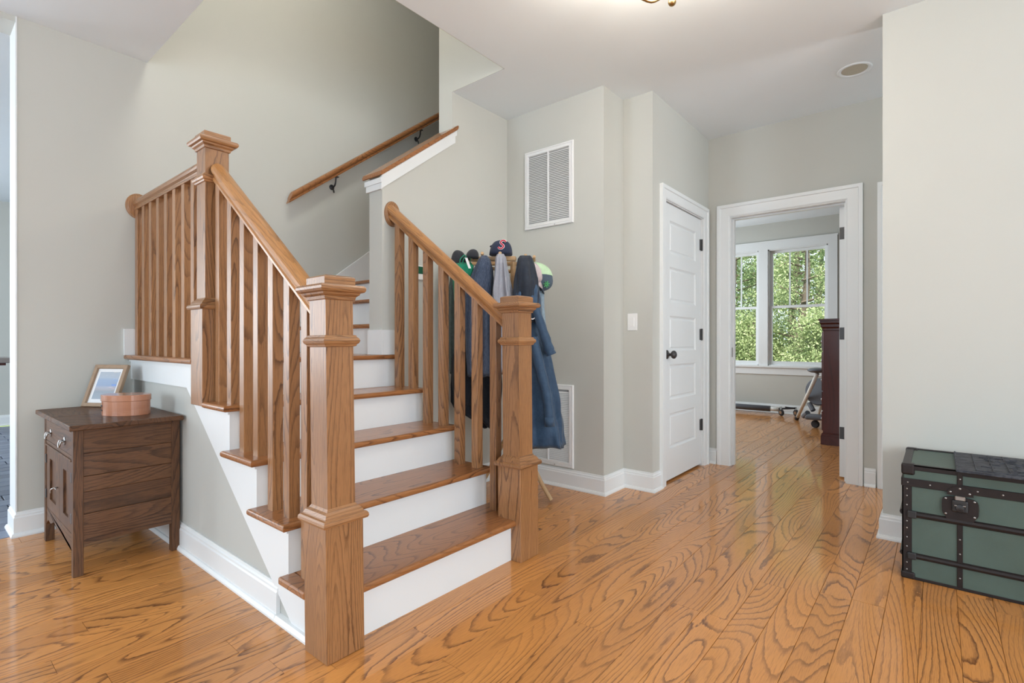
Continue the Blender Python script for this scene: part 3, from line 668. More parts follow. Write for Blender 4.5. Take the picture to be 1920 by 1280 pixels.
for a, b3, hy in ((Y0+.038, ym-.001, Y0+.040), (ym+.001, Y1-.038, Y1-.040)):
    bm = nb(); bx(bm, X0+.004, X0+.022, a, a+.085, .182, .498); bx(bm, X0+.004, X0+.022, b3-.085, b3, .182, .498); bx(bm, X0+.004, X0+.022, a+.085, b3-.085, .182, .235); bx(bm, X0+.004, X0+.022, a+.085, b3-.085, .440, .498)
    dd = mk('cabinet_door', bm, 'walnut_stand', ws, 2)
    box('panel', X0+.013, X0+.018, a+.08, b3-.08, .23, .445, 'walnut_stand', dd, 0, 2)
    for zz in (.25, .43): box('hinge', X0-.001, X0+.006, hy-.008, hy+.010, zz-.022, zz+.022, 'dark_bronze', dd, .001, None)
bm = nb(); tube(bm, smooth([(X0+.004, ym+.035, .330), (X0-.012, ym+.035, .330), (X0-.020, ym+.045, .322), (X0-.020, ym+.048, .306)]), .0035, 8); tube(bm, [(X0-.006, ym+.035, .330), (X0-.010, ym-.012, .332)], .003, 8); mk('latch', bm, 'aged_steel', dd, None, smoothf=True)
ap = [(Y0+.034, .180), (Y1-.034, .180)]
sc = []
for i in range(41):
    q = i/40; yy = Y1-.034 - q*(Y1-Y0-.068); d = abs(q-.5)*2
    z = .128 - .012*math.cos(d*PI*3) if d < .78 else .128 - .035*((d-.78)/.22)**2 - .012*math.cos(.78*PI*3)
    sc.append((yy, z))
bm = nb(); prism(bm, ap + sc, 0, X0+.004, X0+.020); bmesh.ops.triangulate(bm, faces=[f for f in bm.faces if len(f.verts) > 4]); mk('apron', bm, 'walnut_stand', ws, 1)
# oval bentwood box
bc = Vector((.735, 3.115, .668)); th = math.atan2(.922, -.387) + .18
bxo = thing('bentwood_box', 'oval cherry bentwood box with lid on the washstand', 'box', bc)
Mo = T_(bc) @ Matrix.Rotation(th, 4, 'Z')
def ell(bm, a, b3, z0, z1, n=56, bev=.001): lathe(bm, [(1-bev/a, z0), (1, z0+bev), (1, z1-bev), (1-bev/a, z1)], n, Mo, a, b3)
bm = nb(); ell(bm, .112, .080, 0, .076); body = mk('body', bm, 'cherry_veneer', bxo, None, smoothf=False)
def wrapgp(o, rx=0):
    me = o.data; tt = me.attributes.new('tone', 'FLOAT', 'POINT'); tt.data.foreach_set('value', [.7]*len(me.vertices)); at = me.attributes.new('gp', 'FLOAT_VECTOR', 'POINT')
    arr = []
    for v in me.vertices:
        c = v.co; a = math.atan2(c.y, c.x); arr += [a*.1+rx, c.z, rx]
    at.data.foreach_set('vector', arr)
wrapgp(body, 3)
bm = nb(); ell(bm, .1155, .0835, .070, .100, bev=.002); ld = mk('lid', bm, 'cherry_veneer', bxo, 0, tone=.8)
for i, ang in enumerate((.62, .62, .62)):
    zz = (.014, .036, .058)[i]; p = []
    for (da, dz, off) in ((-.30, -.008, 0), (.18, -.010, 0), (.26, 0, 0), (.18, .010, 0), (-.30, .008, 0)):
        a = ang-da; p.append((Vector((.1128*math.cos(a), .0808*math.sin(a), zz+dz)), Vector((.1145*math.cos(a), .0825*math.sin(a), zz+dz))))
    bm = nb(); rings(bm, [[q[0] for q in p], [q[1] for q in p]]); bmesh.ops.transform(bm, matrix=Mo, verts=bm.verts); mk('finger', bm, 'cherry_veneer', bxo, 0, tone=.9)
bm = nb()
for zz in (.025, .047):
    a0 = .62+.12; pts = [Vector((.1130*math.cos(a0+d), .0812*math.sin(a0+d), zz)) for d in (.16, 0, -.22)]
    tube(bm, [Mo @ q for q in pts], .0026, 6)
mk('finger_gap', bm, 'black_cloth', bxo, None)
# picture frame leaning back on its strut
a0 = Vector((.658, 3.655, .669)); ex = Vector((.53, -.85, 0)).normalized(); back = Vector((.85, .53, 0)); ez = (Vector((0, 0, .225)) + back*.085 + ex*.004).normalized(); en = ex.cross(ez).normalized()
if en.dot(Vector((-1, -1, 0))) < 0: en = -en
WF, HF = .208, .243
pf = thing('picture_frame', 'wooden picture frame with a beach photograph on the washstand', 'picture frame', a0)
def fp(u, v, d): return a0 + ex*u + ez*v + en*d
bm = nb(); o_ = [(0, -.012), (0, .006), (.003, .008), (.020, .008), (.022, .004), (.022, -.004)]
rings(bm, [[fp(i, i, d), fp(WF-i, i, d), fp(WF-i, HF-i, d), fp(i, HF-i, d)] for i, d in o_], caps=False); mk('frame', bm, 'frame_wood', pf, 2)
bm = nb(); rings(bm, [[fp(.005, .005, d), fp(WF-.005, .005, d), fp(WF-.005, HF-.005, d), fp(.005, HF-.005, d)] for d in (-.012, -.006)]); mk('backing', bm, 'black_cloth', pf, None)
bm = nb(); rings(bm, [[fp(.02, .02, d), fp(WF-.02, .02, d), fp(WF-.02, HF-.02, d), fp(.02, HF-.02, d)] for d in (-.0055, -.004)]); mk('mount', bm, 'paper_white', pf, None, label='white mount around the photograph')
i1 = .040
bm = nb(); rings(bm, [[fp(i1, i1+.005, d), fp(WF-i1, i1+.005, d), fp(WF-i1, HF-i1, d), fp(i1, HF-i1, d)] for d in (-.0045, -.0032)])
mk('print', bm, 'beach_print', pf, 0, label='photograph of a beach and blue sea', gpf=lambda c: ((c-a0).dot(ex)-i1, ((c-a0).dot(ez)-i1)/(HF-2*i1), 0))
bm = nb(); tube(bm, [fp(WF/2, .16, -.013), a0 + ex*WF/2 + back*.185 + Vector((0, 0, .004))], .005, 6, .4); mk('strut', bm, 'black_cloth', pf, None)
# ------------------------------------------------------------------ steamer trunk
TX, TY, TZ = 2.815, .120, .495; TD = .455; TL = .92
tr_ = thing('steamer_trunk', 'green steamer trunk with dark metal straps against the right wall', 'trunk', (TX+TD/2, TY-TL/2, 0))
yA, yB = TY-TL, TY; xB = TX+TD
box('body', TX+.004, xB-.004, yA+.004, yB-.004, .006, .408, 'trunk_green', tr_, .004, None)
bm = nb(); bx(bm, TX+.004, xB-.004, yA+.004, yB-.004, .409, TZ-.004, .004); mk('lid', bm, 'trunk_green', tr_, None)
def band(name, q, r_=.0015, mat='trunk_strap'): return box(name, *q, mat, tr_, r_, None)
for yy in (yA, yB-.034):
    band('edge_band', (TX, TX+.006, yy, yy+.034, 0, .408)); 
for (a, b3) in ((TX, TX+.034), (xB-.034, xB)):
    for yy in (yA, yB-.006): band('edge_band', (a, b3, yy, yy+.006, 0, .408))
band('bottom_band', (TX, TX+.006, yA, yB, 0, .012)); band('bottom_band', (TX, xB, yB-.006, yB, 0, .012))
for z0, z1, d in ((.402, .436, .006),): band('lid_band', (TX-.003, TX+.004, yA, yB, z0, z1)); band('lid_band', (TX, xB, yB-.003, yB+.003, z0, z1))
for z0, z1 in ((.268, .296), (.090, .116)):
    bm = nb(); prism(bm, [(TX+.004, z0), (TX-.006, z0+.005), (TX-.009, (z0+z1)/2), (TX-.006, z1-.005), (TX+.004, z1)], 1, yA+.02, yB-.02); mk('slat', bm, 'trunk_strap', tr_, None)
    bm = nb(); prism(bm, [(yB-.004, z0), (yB+.006, z0+.005), (yB+.009, (z0+z1)/2), (yB+.006, z1-.005), (yB-.004, z1)], 0, TX+.02, xB-.02); mk('slat', bm, 'trunk_strap', tr_, None)
    bm = nb(); bx(bm, TX-.011, TX+.002, yB-.050, yB-.018, z0-.002, z1+.002, .004, 2); mk('slat_end', bm, 'black_iron', tr_, None)
for yy in (-.071, -.60): band('vertical_band', (TX-.001, TX+.005, yy-.009, yy+.009, .012, TZ))
for q in ((TX, TX+.024, yA, yB, TZ-.006, TZ+.001), (xB-.022, xB, yA, yB, TZ-.006, TZ+.001), (TX, xB, yB-.030, yB, TZ-.006, TZ+.0005), (TX, TX+.006, yA, yB, TZ-.022, TZ+.001)): band('lid_edge', q)
for (xx, yy) in ((TX, yB), (xB, yB)):
    bm = nb(); sgn = 1 if xx == TX else -1
    bx(bm, min(xx-sgn*.003, xx+sgn*.045), max(xx-sgn*.003, xx+sgn*.045), yB-.045, yB+.003, TZ-.045, TZ+.004, .009, 3); mk('corner_cap', bm, 'trunk_strap', tr_, None)
bm = nb(); bx(bm, TX-.004, TX+.04, yB-.045, yB+.004, 0, .030, .006, 2); mk('corner_cap', bm, 'trunk_strap', tr_, None)
bm = nb()
def rivet(bm, y, z, r=.004, x=TX): lathe(bm, [(r, 0), (r*.8, .002), (r*.2, .003)], 8, T_((x, y, z)) @ Matrix.Rotation(-PI/2, 4, 'Y'))
for i in range(11): rivet(bm, yB-.02-.075*i, .419, .0035, TX-.003)
for z in (.04, .07, .14, .18, .22, .25, .32, .36, .39): rivet(bm, yB-.017, z, .0035, TX)
for z in (.05, .15, .21, .35, .46): rivet(bm, -.071, z, .0035, TX-.001)
mk('rivets', bm, 'aged_steel', tr_, None, kind='stuff')
for ly in (-.071, -.60):
    lk = nb(); pts = []
    for i in range(24):
        a = 2*PI*i/24; pts.append((ly + .058*math.copysign(abs(math.cos(a))**.45, math.cos(a)), .343 + .042*math.copysign(abs(math.sin(a))**.45, math.sin(a)) - .012*(abs(math.cos(a)) < .6)*(math.sin(a) < 0)))
    prism(lk, pts, 0, TX-.006, TX+.001); bmesh.ops.triangulate(lk, faces=[f for f in lk.faces if len(f.verts) > 4]); lock = mk('lock', lk, 'trunk_strap', tr_, None)
    bm = nb(); bx(bm, TX-.018, TX-.004, ly-.026, ly+.026, .325, .375, .006, 2); lathe(bm, [(.016, 0), (.014, .006), (.004, .008)], 16, T_((TX-.017, ly, .345)) @ Matrix.Rotation(-PI/2, 4, 'Y')); mk('lock_case', bm, 'black_iron', lock, None)
    bm = nb(); bx(bm, TX-.020, TX-.004, ly-.017, ly+.017, .374, .392, .003); tube(bm, [(TX-.021, ly-.018, .355), (TX-.021, ly+.018, .353)], .0025, 6); mk('hasp', bm, 'aged_steel', lock, None)
    pts = [(ly+.042*math.cos(PI*i/12), .392+.040*math.sin(PI*i/12)) for i in range(13)]
    bm = nb(); prism(bm, pts, 0, TX-.008, TX+.001); bmesh.ops.triangulate(bm, faces=[f for f in bm.faces if len(f.verts) > 4]); mk('hasp_plate', bm, 'trunk_strap', lock, None)
    bm = nb()
    for yy, zz in ((-.045, .312), (.045, .312), (-.045, .375), (.045, .375), (-.03, .405), (.03, .405), (0, .422)): rivet(bm, ly+yy, zz, .0045, TX-.007)
    mk('lock_rivets', bm, 'aged_steel', lock, None, kind='stuff')
MX0, MX1, MY1, MY0 = 2.765, 3.235, -.058, -.72; mz = TZ+.002
mt = thing('rubber_mat', 'black embossed rubber mat laid on the green trunk', 'mat', ((MX0+MX1)/2, (MY0+MY1)/2, mz))
box('sheet', MX0, MX1, MY0, MY1, mz, mz+.006, 'mat_rubber', mt, .002, None)
bm = nb(); 
def rib(x0, x1, y0, y1): bx(bm, x0, x1, y0, y1, mz+.005, mz+.010, .001)
rib(MX0+.004, MX1-.004, MY1-.008, MY1-.002); rib(MX0+.003, MX0+.010, MY0, MY1-.008)
for d in (.062, .115, .165): rib(MX0+.05, MX1-.03, MY1-d-.004, MY1-d)
rib(MX0+.045, MX0+.052, MY0+.05, MY1-.062)
rng = random.Random(3)
for i in range(150):
    x = rng.uniform(MX0+.07, MX1-.05); y = rng.uniform(MY0+.06, MY1-.08); a = rng.uniform(.012, .05)
    rib(x, x+.006, max(y-a, MY0+.03), y)
mk('raised_pattern', bm, 'mat_rubber', mt, None, kind='stuff', label='raised scrolling pattern of the mat')
# ------------------------------------------------------------------ coat tree
cb = Vector((2.615, 2.165, 0)); zr = 1.560
ct = thing('coat_tree', 'wooden coat tree hidden under coats and caps', 'coat rack', cb)
bm = nb(); tube(bm, [cb+Vector((0, 0, .10)), cb+Vector((0, 0, zr+.03))], .019, 14); mk('pole', bm, 'pale_beech', ct, 2)
for k in range(4):
    a = YAW + PI/4 + k*PI/2 + .35; dv = Vector((math.cos(a), math.sin(a), 0))
    bm = nb(); tube(bm, smooth([cb+dv*.015+Vector((0, 0, .46)), cb+dv*.10+Vector((0, 0, .30)), cb+dv*.20+Vector((0, 0, .12)), cb+dv*.27+Vector((0, 0, .014))]), [.014]*13, 10, 1); mk('leg', bm, 'pale_beech', ct, 2)
def bar(name, p, q, w=.012, h=.022):
    bm = nb(); d = (q-p).normalized(); s = Vector((-d.y, d.x, 0))*w; u = Vector((0, 0, h))
    rings(bm, [[e-s-u, e+s-u, e+s+u, e-s+u] for e in (p, q)]); bmesh.ops.bevel(bm, geom=list(bm.edges), offset=.006, segments=2, affect='EDGES'); return mk(name, bm, 'pale_beech', ct, 0)
pA, pB, pC = px(874, 486, 3.30), px(968, 485, 3.22), px(1003, 488, 3.36)
bar('arm', pA, pB, .012, .016); bar('arm', px(972, 487, 3.24), pC, .012, .012); bar('arm', px(884, 494, 3.46), px(1001, 495, 3.46), .012, .013); bar('arm', px(905, 500, 3.25), px(985, 514, 3.5), .010, .011)
for x_, y_, d_ in ((884, 486, 3.27), (905, 484, 3.25), (938, 484, 3.20), (985, 488, 3.22), (1001, 490, 3.34)):
    bm = nb(); p = px(x_, y_, d_); tube(bm, [p, p - F*.05 + Vector((0, 0, .025))], [.008, .010], 10); mk('peg', bm, 'pale_beech', ct, 0)
# ------------------------------------------------------------------ garments: folded hanging tubes of cloth
def cloth_bm(rows, thick, folds, seed=1, n=72, amp=.010, sub=5, d0=3.3):
    """rows: (y px, left px, right px, depth m[, thickness factor]) at the middle of the garment"""
    rg = random.Random(seed); ph = [rg.uniform(0, 6.28) for _ in range(6)]
    R5 = [tuple(r) + ((1.0,) if len(r) == 4 else ()) for r in rows]; arr = []
    for i in range(len(R5)-1):
        for j in range(sub):
            q = j/sub; arr.append(tuple(a+(b3-a)*q for a, b3 in zip(R5[i], R5[i+1])))
    arr.append(R5[-1]); rs = []; N = len(arr)
    for i, (yp, xl, xr_, dp, tf) in enumerate(arr):
        s = i/(N-1); hw = (xr_-xl)/2/960*dp; c = px((xl+xr_)/2, yp, dp); T2 = thick*tf*(.25+.75*min(1, s*4))
        g = amp*min(1, .15+s*1.5); ring = []
        for k in range(n):
            a = 2*PI*k/n
            f = g*(math.sin(a*folds + ph[0] + 1.3*math.sin(s*4+ph[1])) + .5*math.sin(a*(folds*2+1)+ph[2]+s*3) + .35*math.sin(a*3+ph[3]-s*9) + .25*math.sin(s*26+ph[4]+a*2))
            ca, sa = math.cos(a), math.sin(a)
            ex_ = math.copysign(abs(ca)**.8, ca)*(hw - .3*amp) ; ey_ = math.copysign(abs(sa)**.8, sa)*T2
            ring.append(c + R*(ex_ + f*ca*.35) + F*(ey_ + f*sa*1.0 if sa < 0 else ey_ + f*sa) + Vector((0, 0, .25*g*math.sin(a*folds+1) if s > .9 else 0)))
        rs.append(ring)
    bm = nb(); V = rings(bm, rs, caps=False); bm.faces.new(V[0][::-1])
    inner = [Vector(v.co) for v in V[-1]]; cc = sum(inner, Vector())/len(inner)
    up = [bm.verts.new(cc + (p-cc)*.86 + Vector((0, 0, .05))) for p in inner]
    for i in range(n): bm.faces.new((V[-1][i], V[-1][(i+1) % n], up[(i+1) % n], up[i]))
    bm.faces.new(up)
    return bm
def garment(name, rows, mat, label, cat, thick=.05, folds=7, seed=1, parent=None, amp=.010, group='clothes on the coat tree'):
    o = mk(name, cloth_bm(rows, thick, folds, seed, amp=amp), mat, parent, None, smoothf=True)
    if parent is None: o['label'] = label; o['category'] = cat; o['group'] = group
    elif label: o['label'] = label
    return o
# navy rain jacket, nearest and longest
jk = thing('rain_jacket', 'long navy blue rain jacket hanging behind right newel post', 'jacket', px(1005, 835, 3.15), group='clothes on the coat tree')
garment('body', [(600, 962, 1016, 3.12), (640, 960, 1028, 3.12), (700, 962, 1040, 3.12), (760, 964, 1050, 3.12), (800, 966, 1057, 3.12), (836, 968, 1062, 3.12)], 'navy_nylon', None, None, .085, 5, 4, jk, .026)
garment('upper_body', [(520, 966, 1010, 3.12, .8), (560, 963, 1014, 3.12), (605, 962, 1018, 3.12)], 'navy_nylon', None, None, .075, 5, 14, jk, .010)
garment('hood', [(479, 974, 996, 3.12, .6), (484, 970, 999, 3.12, .7), (500, 967, 1003, 3.11), (530, 963, 1009, 3.10), (556, 962, 1011, 3.10), (575, 966, 1008, 3.11)], 'charcoal_lining', 'charcoal hood lining', None, .06, 4, 9, jk, .012)
for pts, rad in (([(1004, 575), (1018, 620), (1030, 655), (1034, 664)], [.028, .034, .036, .034]), ([(1000, 632), (1013, 690), (1026, 745), (1031, 798)], [.034, .036, .034, .033])):
    sp_ = smooth([px(a, b3, 2.985) for a, b3 in pts], 5); rr_ = list(np.interp(np.linspace(0, 3, len(sp_)), range(4), rad)); rr_ = [r+.0025*math.sin(i*2.1) for i, r in enumerate(rr_)]
    bm = nb(); tube(bm, sp_, rr_, 24, .8); sl_ = mk('sleeve', bm, 'navy_nylon', jk, None, smoothf=True)
    bm = nb(); tube(bm, [sp_[-3], sp_[-1]+Vector((0, 0, -.002))], rr_[-1]+.003, 24, .8); mk('cuff', bm, 'navy_nylon', sl_, None, smoothf=True)
bm = nb(); tube(bm, smooth([px(994, 596, 2.985), px(999, 598, 2.98), px(1006, 593, 2.98)]), [.001, .002, .003, .0035, .0035, .003, .002, .001, .0005], 8); mk('chest_mark', bm, 'logo_white', jk, None, label='small white tick mark on the chest')
garment('inner_panel', [(640, 968, 982, 3.06), (720, 968, 984, 3.05), (800, 969, 992, 3.05), (828, 970, 996, 3.05)], 'charcoal_lining', 'dark lining showing along the open front', None, .03, 3, 5, jk, .006)
garment('hooded_sweatshirt', [(476, 931, 946, 3.14, .6), (483, 928, 950, 3.14), (510, 926, 954, 3.14), (540, 922, 960, 3.14), (570, 922, 966, 3.15), (640, 922, 968, 3.16), (700, 922, 966, 3.18)], 'heather_grey', 'heather grey sweatshirt hanging from middle peg of the coat tree', 'sweatshirt', .055, 5, 2, amp=.016)
garment('quilted_jacket', [(479, 902, 914, 3.20, .6), (486, 897, 920, 3.20), (505, 888, 925, 3.20), (540, 873, 926, 3.21), (600, 872, 926, 3.22), (660, 874, 926, 3.22), (705, 876, 924, 3.22)], 'denim_blue', 'dark blue textured jacket hanging left of the grey sweatshirt', 'jacket', .07, 6, 3, amp=.010)
garment('long_coat', [(560, 868, 935, 3.36), (640, 862, 940, 3.36), (720, 864, 942, 3.36), (775, 866, 938, 3.36), (800, 905, 932, 3.36)], 'black_cloth', 'black coat hanging underneath the dark blue jacket', 'coat', .06, 7, 6, amp=.014)
garment('black_bag', [(650, 852, 876, 3.34), (680, 846, 882, 3.34), (720, 844, 886, 3.34), (752, 846, 884, 3.34), (765, 852, 878, 3.34)], 'black_cloth', 'black bag hanging low on the left of the coat tree', 'bag', .06, 4, 8, amp=.010)
garment('dark_scarf', [(520, 921, 930, 3.30), (560, 924, 936, 3.28), (620, 924, 938, 3.28), (700, 922, 938, 3.28)], 'black_cloth', 'black scarf between the blue jacket and grey sweatshirt', 'scarf', .03, 4, 11, amp=.006)
gb = thing('shopping_bag', 'green fabric bag hanging on left of the coat tree', 'bag', px(866, 590, 3.25), group='clothes on the coat tree')
garment('body', [(492, 854, 884, 3.24, .5), (498, 848, 889, 3.24), (525, 848, 887, 3.25), (560, 850, 884, 3.27), (592, 856, 884, 3.29)], 'bag_green', None, None, .05, 4, 12, gb, .010)
for a, b3 in ((862, 872), (868, 880)):
    bm = nb(); tube(bm, smooth([px(a, 500, 3.20), px(a+1, 486, 3.20), px(b3, 478, 3.21), px(b3+2, 492, 3.23)]), .0045, 8, .5); mk('handle', bm, 'bag_green', gb, None)
bm = nb(); p0, p1 = px(874, 483, 3.17), px(881, 503, 3.165); s = R*.008
rings(bm, [[p0-s, p0+s, p1+s, p1-s], [p0-s-F*.001, p0+s-F*.001, p1+s-F*.001, p1-s-F*.001]]); mk('swing_tag', bm, 'paper_white', gb, None, label='white paper tag')
garment('sage_coat', [(505, 846, 856, 3.42), (540, 841, 860, 3.42), (600, 838, 862, 3.42), (650, 839, 862, 3.42), (700, 843, 862, 3.42)], 'sage_grey', 'grey green coat at far left behind the green bag', 'coat', .05, 4, 13, amp=.008)
garment('pale_blue_shirt', [(500, 1000, 1012, 3.30, .5), (540, 1000, 1021, 3.30), (580, 1002, 1021, 3.30), (610, 1004, 1024, 3.30), (660, 1006, 1030, 3.30)], 'pale_blue_cloth', 'pale blue shirt at right edge of the coat tree, behind the rain jacket', 'shirt', .05, 4, 15, amp=.008)
# caps
def dome(bm, c, ux, uy, uz, n=28, m=9, flat=0, squash=1.0):
    rs = []
    for j in range(m):
        a = (PI/2)*j/(m-1)*.985; h = math.sin(a); r = math.cos(a)**squash
        rs.append([c + ux*r*math.cos(2*PI*k/n) + uy*r*math.sin(2*PI*k/n) + uz*h for k in range(n)])
    rings(bm, rs)
def brim(bm, c, d, s, up, w, l, curve=.012):
    top = []; bot = []
    n = 12
    A = [c + s*w*math.cos(PI*i/n) + d*l*math.sin(PI*i/n)**.8 - up*curve*abs(math.cos(PI*i/n))**2 for i in range(n+1)]
    B = [c + s*w*math.cos(PI*i/n) + d*(-.01) - up*curve*abs(math.cos(PI*i/n))**2 for i in range(n+1)]
    for th_ in (0,):
        V = [[bm.verts.new(p + up*o) for p in L_] for L_ in (A, B) for o in (0, .004)]
    A0, A1, B0, B1 = V
    for i in range(n):
        bm.faces.new((A0[i], A0[i+1], B0[i+1], B0[i])); bm.faces.new((A1[i], B1[i], B1[i+1], A1[i+1])); bm.faces.new((A0[i], A1[i], A1[i+1], A0[i+1])); bm.faces.new((B0[i], B0[i+1], B1[i+1], B1[i]))
    bm.faces.new((A0[0], B0[0], B1[0], A1[0])); bm.faces.new((A0[n], A1[n], B1[n], B0[n]))
UZ = Vector((0, 0, 1))
cp = thing('baseball_cap', 'navy baseball cap with red S emblem on top of the coat tree', 'cap', px(938, 478, 3.22), group='caps on the coat tree')
bm = nb(); c0 = px(939, 478, 3.24); dome(bm, c0, R*.073, F*.085, UZ*.090+R*.004, squash=.62); mk('crown', bm, 'cap_navy', cp, None, smoothf=True)
bm = nb(); brim(bm, c0 - R*.010 + UZ*.035, (-R*1.0+UZ*.28).normalized(), F, UZ, .045, .062, -.012); mk('brim', bm, 'cap_navy', cp, None, smoothf=True)
bm = nb(); bmesh.ops.create_uvsphere(bm, u_segments=10, v_segments=6, radius=.006, matrix=T_(c0+UZ*.092+R*.004)); mk('button', bm, 'cap_navy', cp, None, smoothf=True)
SP = [(.016, .016), (.008, .024), (-.006, .024), (-.013, .014), (-.006, .004), (.006, -.003), (.012, -.013), (.004, -.024), (-.010, -.024), (-.018, -.016)]
def spt(k, d, q): x, z = SP[k][0]*1.05, SP[k][1]*1.05; x += z*.28; return c0 + R*(x+.010) + UZ*(z+.052) - F*(.083 - .30*max(0, z+.02) - 2.0*(x+.006)**2 + d)
bm = nb(); tube(bm, smooth([spt(k, .000, 0) for k in range(len(SP))], 5), .0068, 8, 1); em = mk('emblem', bm, 'logo_white', cp, None, label='white outlined red letter S')
bm = nb(); tube(bm, smooth([spt(k, .0045, 0) for k in range(len(SP))], 5), .0042, 8, 1); mk('letter', bm, 'logo_red', em, None, label='red letter S')
def cap(label, c, ux, uy, uz, mat, bd, bs, bu, bw, bl, group='caps on the coat tree', bmat=None, boff=Vector()):
    t = thing('baseball_cap', label, 'cap', c, group=group)
    bm = nb(); dome(bm, c, ux, uy, uz, squash=.8); mk('crown', bm, mat, t, None, smoothf=True)
    bm = nb(); brim(bm, c+boff, bd, bs, bu, bw, bl); mk('brim', bm, bmat or mat, t, None, smoothf=True); return t
cap('charcoal cap draped over the left end, above the green bag', px(862, 500, 3.30), R*.056+UZ*-.012, F*.070, UZ*.105-R*.004, 'cap_charcoal', (R*.95-UZ*.3).normalized(), F, UZ, .05, .04)
cap('dark grey cap with curled brim, at left end of the rack arm', px(885, 484, 3.24), R*.042, F*.06, UZ*.056+R*.008, 'cap_charcoal', (-R*.9+UZ*-.2).normalized(), F, UZ, .045, .065, boff=UZ*.012)
gc = cap('slate cap with pale green front and green emblem, hanging at far right', px(1007, 519, 3.26), UZ*.092-R*.02, F*.06, R*.098, 'cap_slate', (-UZ*.9+R*.25).normalized(), F, R, .055, .05, boff=R*.03-UZ*.06)
bm = nb(); c2 = px(1007, 519, 3.258)
rs = []
for j in range(8):
    a = (PI/2)*j/7*.98; r = math.cos(a)**.8; ux = UZ*.095-R*.02; uy = F*.063; uz_ = R*.101
    rs.append([c2 + ux*r*math.cos(2*PI*k/26*1.0) + uy*r*math.sin(2*PI*k/26) + uz_*math.sin(a) for k in range(-6, 4)])
Vv = [[bm.verts.new(p) for p in r] for r in rs]
for a, b3 in zip(Vv, Vv[1:]):
    for i in range(len(a)-1): bm.faces.new((a[i], a[i+1], b3[i+1], b3[i]))
mk('front_panel', bm, 'cap_lime', gc, None, smoothf=True, label='pale lime green front panel')
bm = nb(); rg = random.Random(5)
ce = px(1025, 533, 3.195)
for i in range(7):
    a = i*.9; tube(bm, [ce + R*.004*math.cos(a) + UZ*.004*math.sin(a), ce + R*.020*math.cos(a+.3) + UZ*.022*math.sin(a+.3)], .0028, 6)
mk('emblem', bm, 'logo_green', gc, None, label='green embroidered emblem')
pc = cap('pinkish white cap hanging in front of the slate and green cap', px(1001, 510, 3.17), UZ*.066-R*.012, F*.05, R*.050-UZ*.012, 'cap_pink_white', (-UZ*1+R*.30).normalized(), F*.6+R*.4, (R-F*.5).normalized(), .04, .075, boff=R*.028-UZ*.03)
# ------------------------------------------------------------------ back room furniture
ds = thing('dresser', 'tall dark mahogany dresser beyond the doorway', 'dresser', (6.35, .66, 0))
dx0, dx1, dy0, dy1 = 5.925, 6.80, .42, .890
box('case', dx0+.012, dx1-.012, dy0, dy1-.005, .09, 1.15, 'mahogany', ds, .003, 2)
bm = nb(); rings(bm, [[(dx0+.012-i, dy0, z), (dx1-.012+i, dy0, z), (dx1-.012+i, dy1-.005+i, z), (dx0+.012-i, dy1-.005+i, z)] for i, z in ((0, 1.135), (.006, 1.14), (.006, 1.16), (.016, 1.175), (.016, 1.20), (.026, 1.215), (.026, 1.235), (.034, 1.238), (.034, 1.252), (.028, 1.256))]); mk('crown_moulding', bm, 'mahogany', ds, 0)
bm = nb(); rings(bm, [[(dx0+.012-i, dy0, z), (dx1-.012+i, dy0, z), (dx1-.012+i, dy1-.005+i, z), (dx0+.012-i, dy1-.005+i, z)] for i, z in ((.016, 0), (.016, .085), (.012, .092), (.012, .105), (.004, .115), (0, .12))]); mk('plinth', bm, 'mahogany', ds, 0)
for i in range(5):
    z0 = .135+i*.2; dw = box('drawer', dx0+.04, dx1-.04, dy1-.006, dy1+.010, z0, z0+.19, 'mahogany', ds, .003, 0)
    for xx in (dx0+.2, dx1-.2):
        bm = nb(); lathe(bm, [(.008, 0), (.008, .012), (.018, .018), (.014, .028), (.003, .031)], 14, T_((xx, dy1+.009, z0+.095)) @ Matrix.Rotation(-PI/2, 4, 'X')); mk('knob', bm, 'aged_steel', dw, None, smoothf=True)
# folding exercise machine beside the window
ex_m = thing('exercise_bike', 'exercise bike with white frame tube and grey flywheel by dresser', 'exercise machine', (7.1, 1.1, 0))
bm = nb(); tube(bm, [(7.52, 1.41, .035), (6.75, 1.06, .66)], .021, 14); mk('frame_tube', bm, 'white_tube', ex_m, None, smoothf=True)
bm = nb(); tube(bm, [(7.54, 1.42, .018), (7.50, 1.40, .05)], .025, 14); mk('foot_cap', bm, 'black_rubber', ex_m, None)
bm = nb(); tube(bm, [(7.45, 1.18, .02), (7.0, .98, .60)], .016, 12); tube(bm, [(7.42, 1.26, .26), (7.05, 1.02, .30)], .014, 12); mk('frame_tube', bm, 'white_tube', ex_m, None)
Mf = T_((7.15, 1.10, .42)) @ Matrix.Rotation(1.1, 4, 'Z') @ Matrix.Rotation(PI/2, 4, 'X')
bm = nb(); lathe(bm, [(.02, -.05), (.15, -.045), (.165, -.03), (.165, .03), (.15, .045), (.02, .05)], 36, Mf); mk('flywheel_cover', bm, 'grey_plastic', ex_m, None)
bm = nb(); lathe(bm, [(.01, -.022), (.040, -.02), (.045, -.01), (.045, .01), (.040, .02), (.01, .022)], 24, T_((7.0, 1.12, .047)) @ Matrix.Rotation(1.2, 4, 'Z') @ Matrix.Rotation(PI/2, 4, 'X')); mk('wheel', bm, 'black_rubber', ex_m, None)
bm = nb(); bx(bm, 6.92, 7.16, 1.00, 1.22, .10, .15, .02, 2); tube(bm, [(7.12, 1.22, .16), (7.22, 1.28, .10)], .03, 10); tube(bm, [(7.05, 1.15, .20), (7.1, 1.2, .28)], .028, 10); mk('pedal_assembly', bm, 'grey_plastic', ex_m, None)
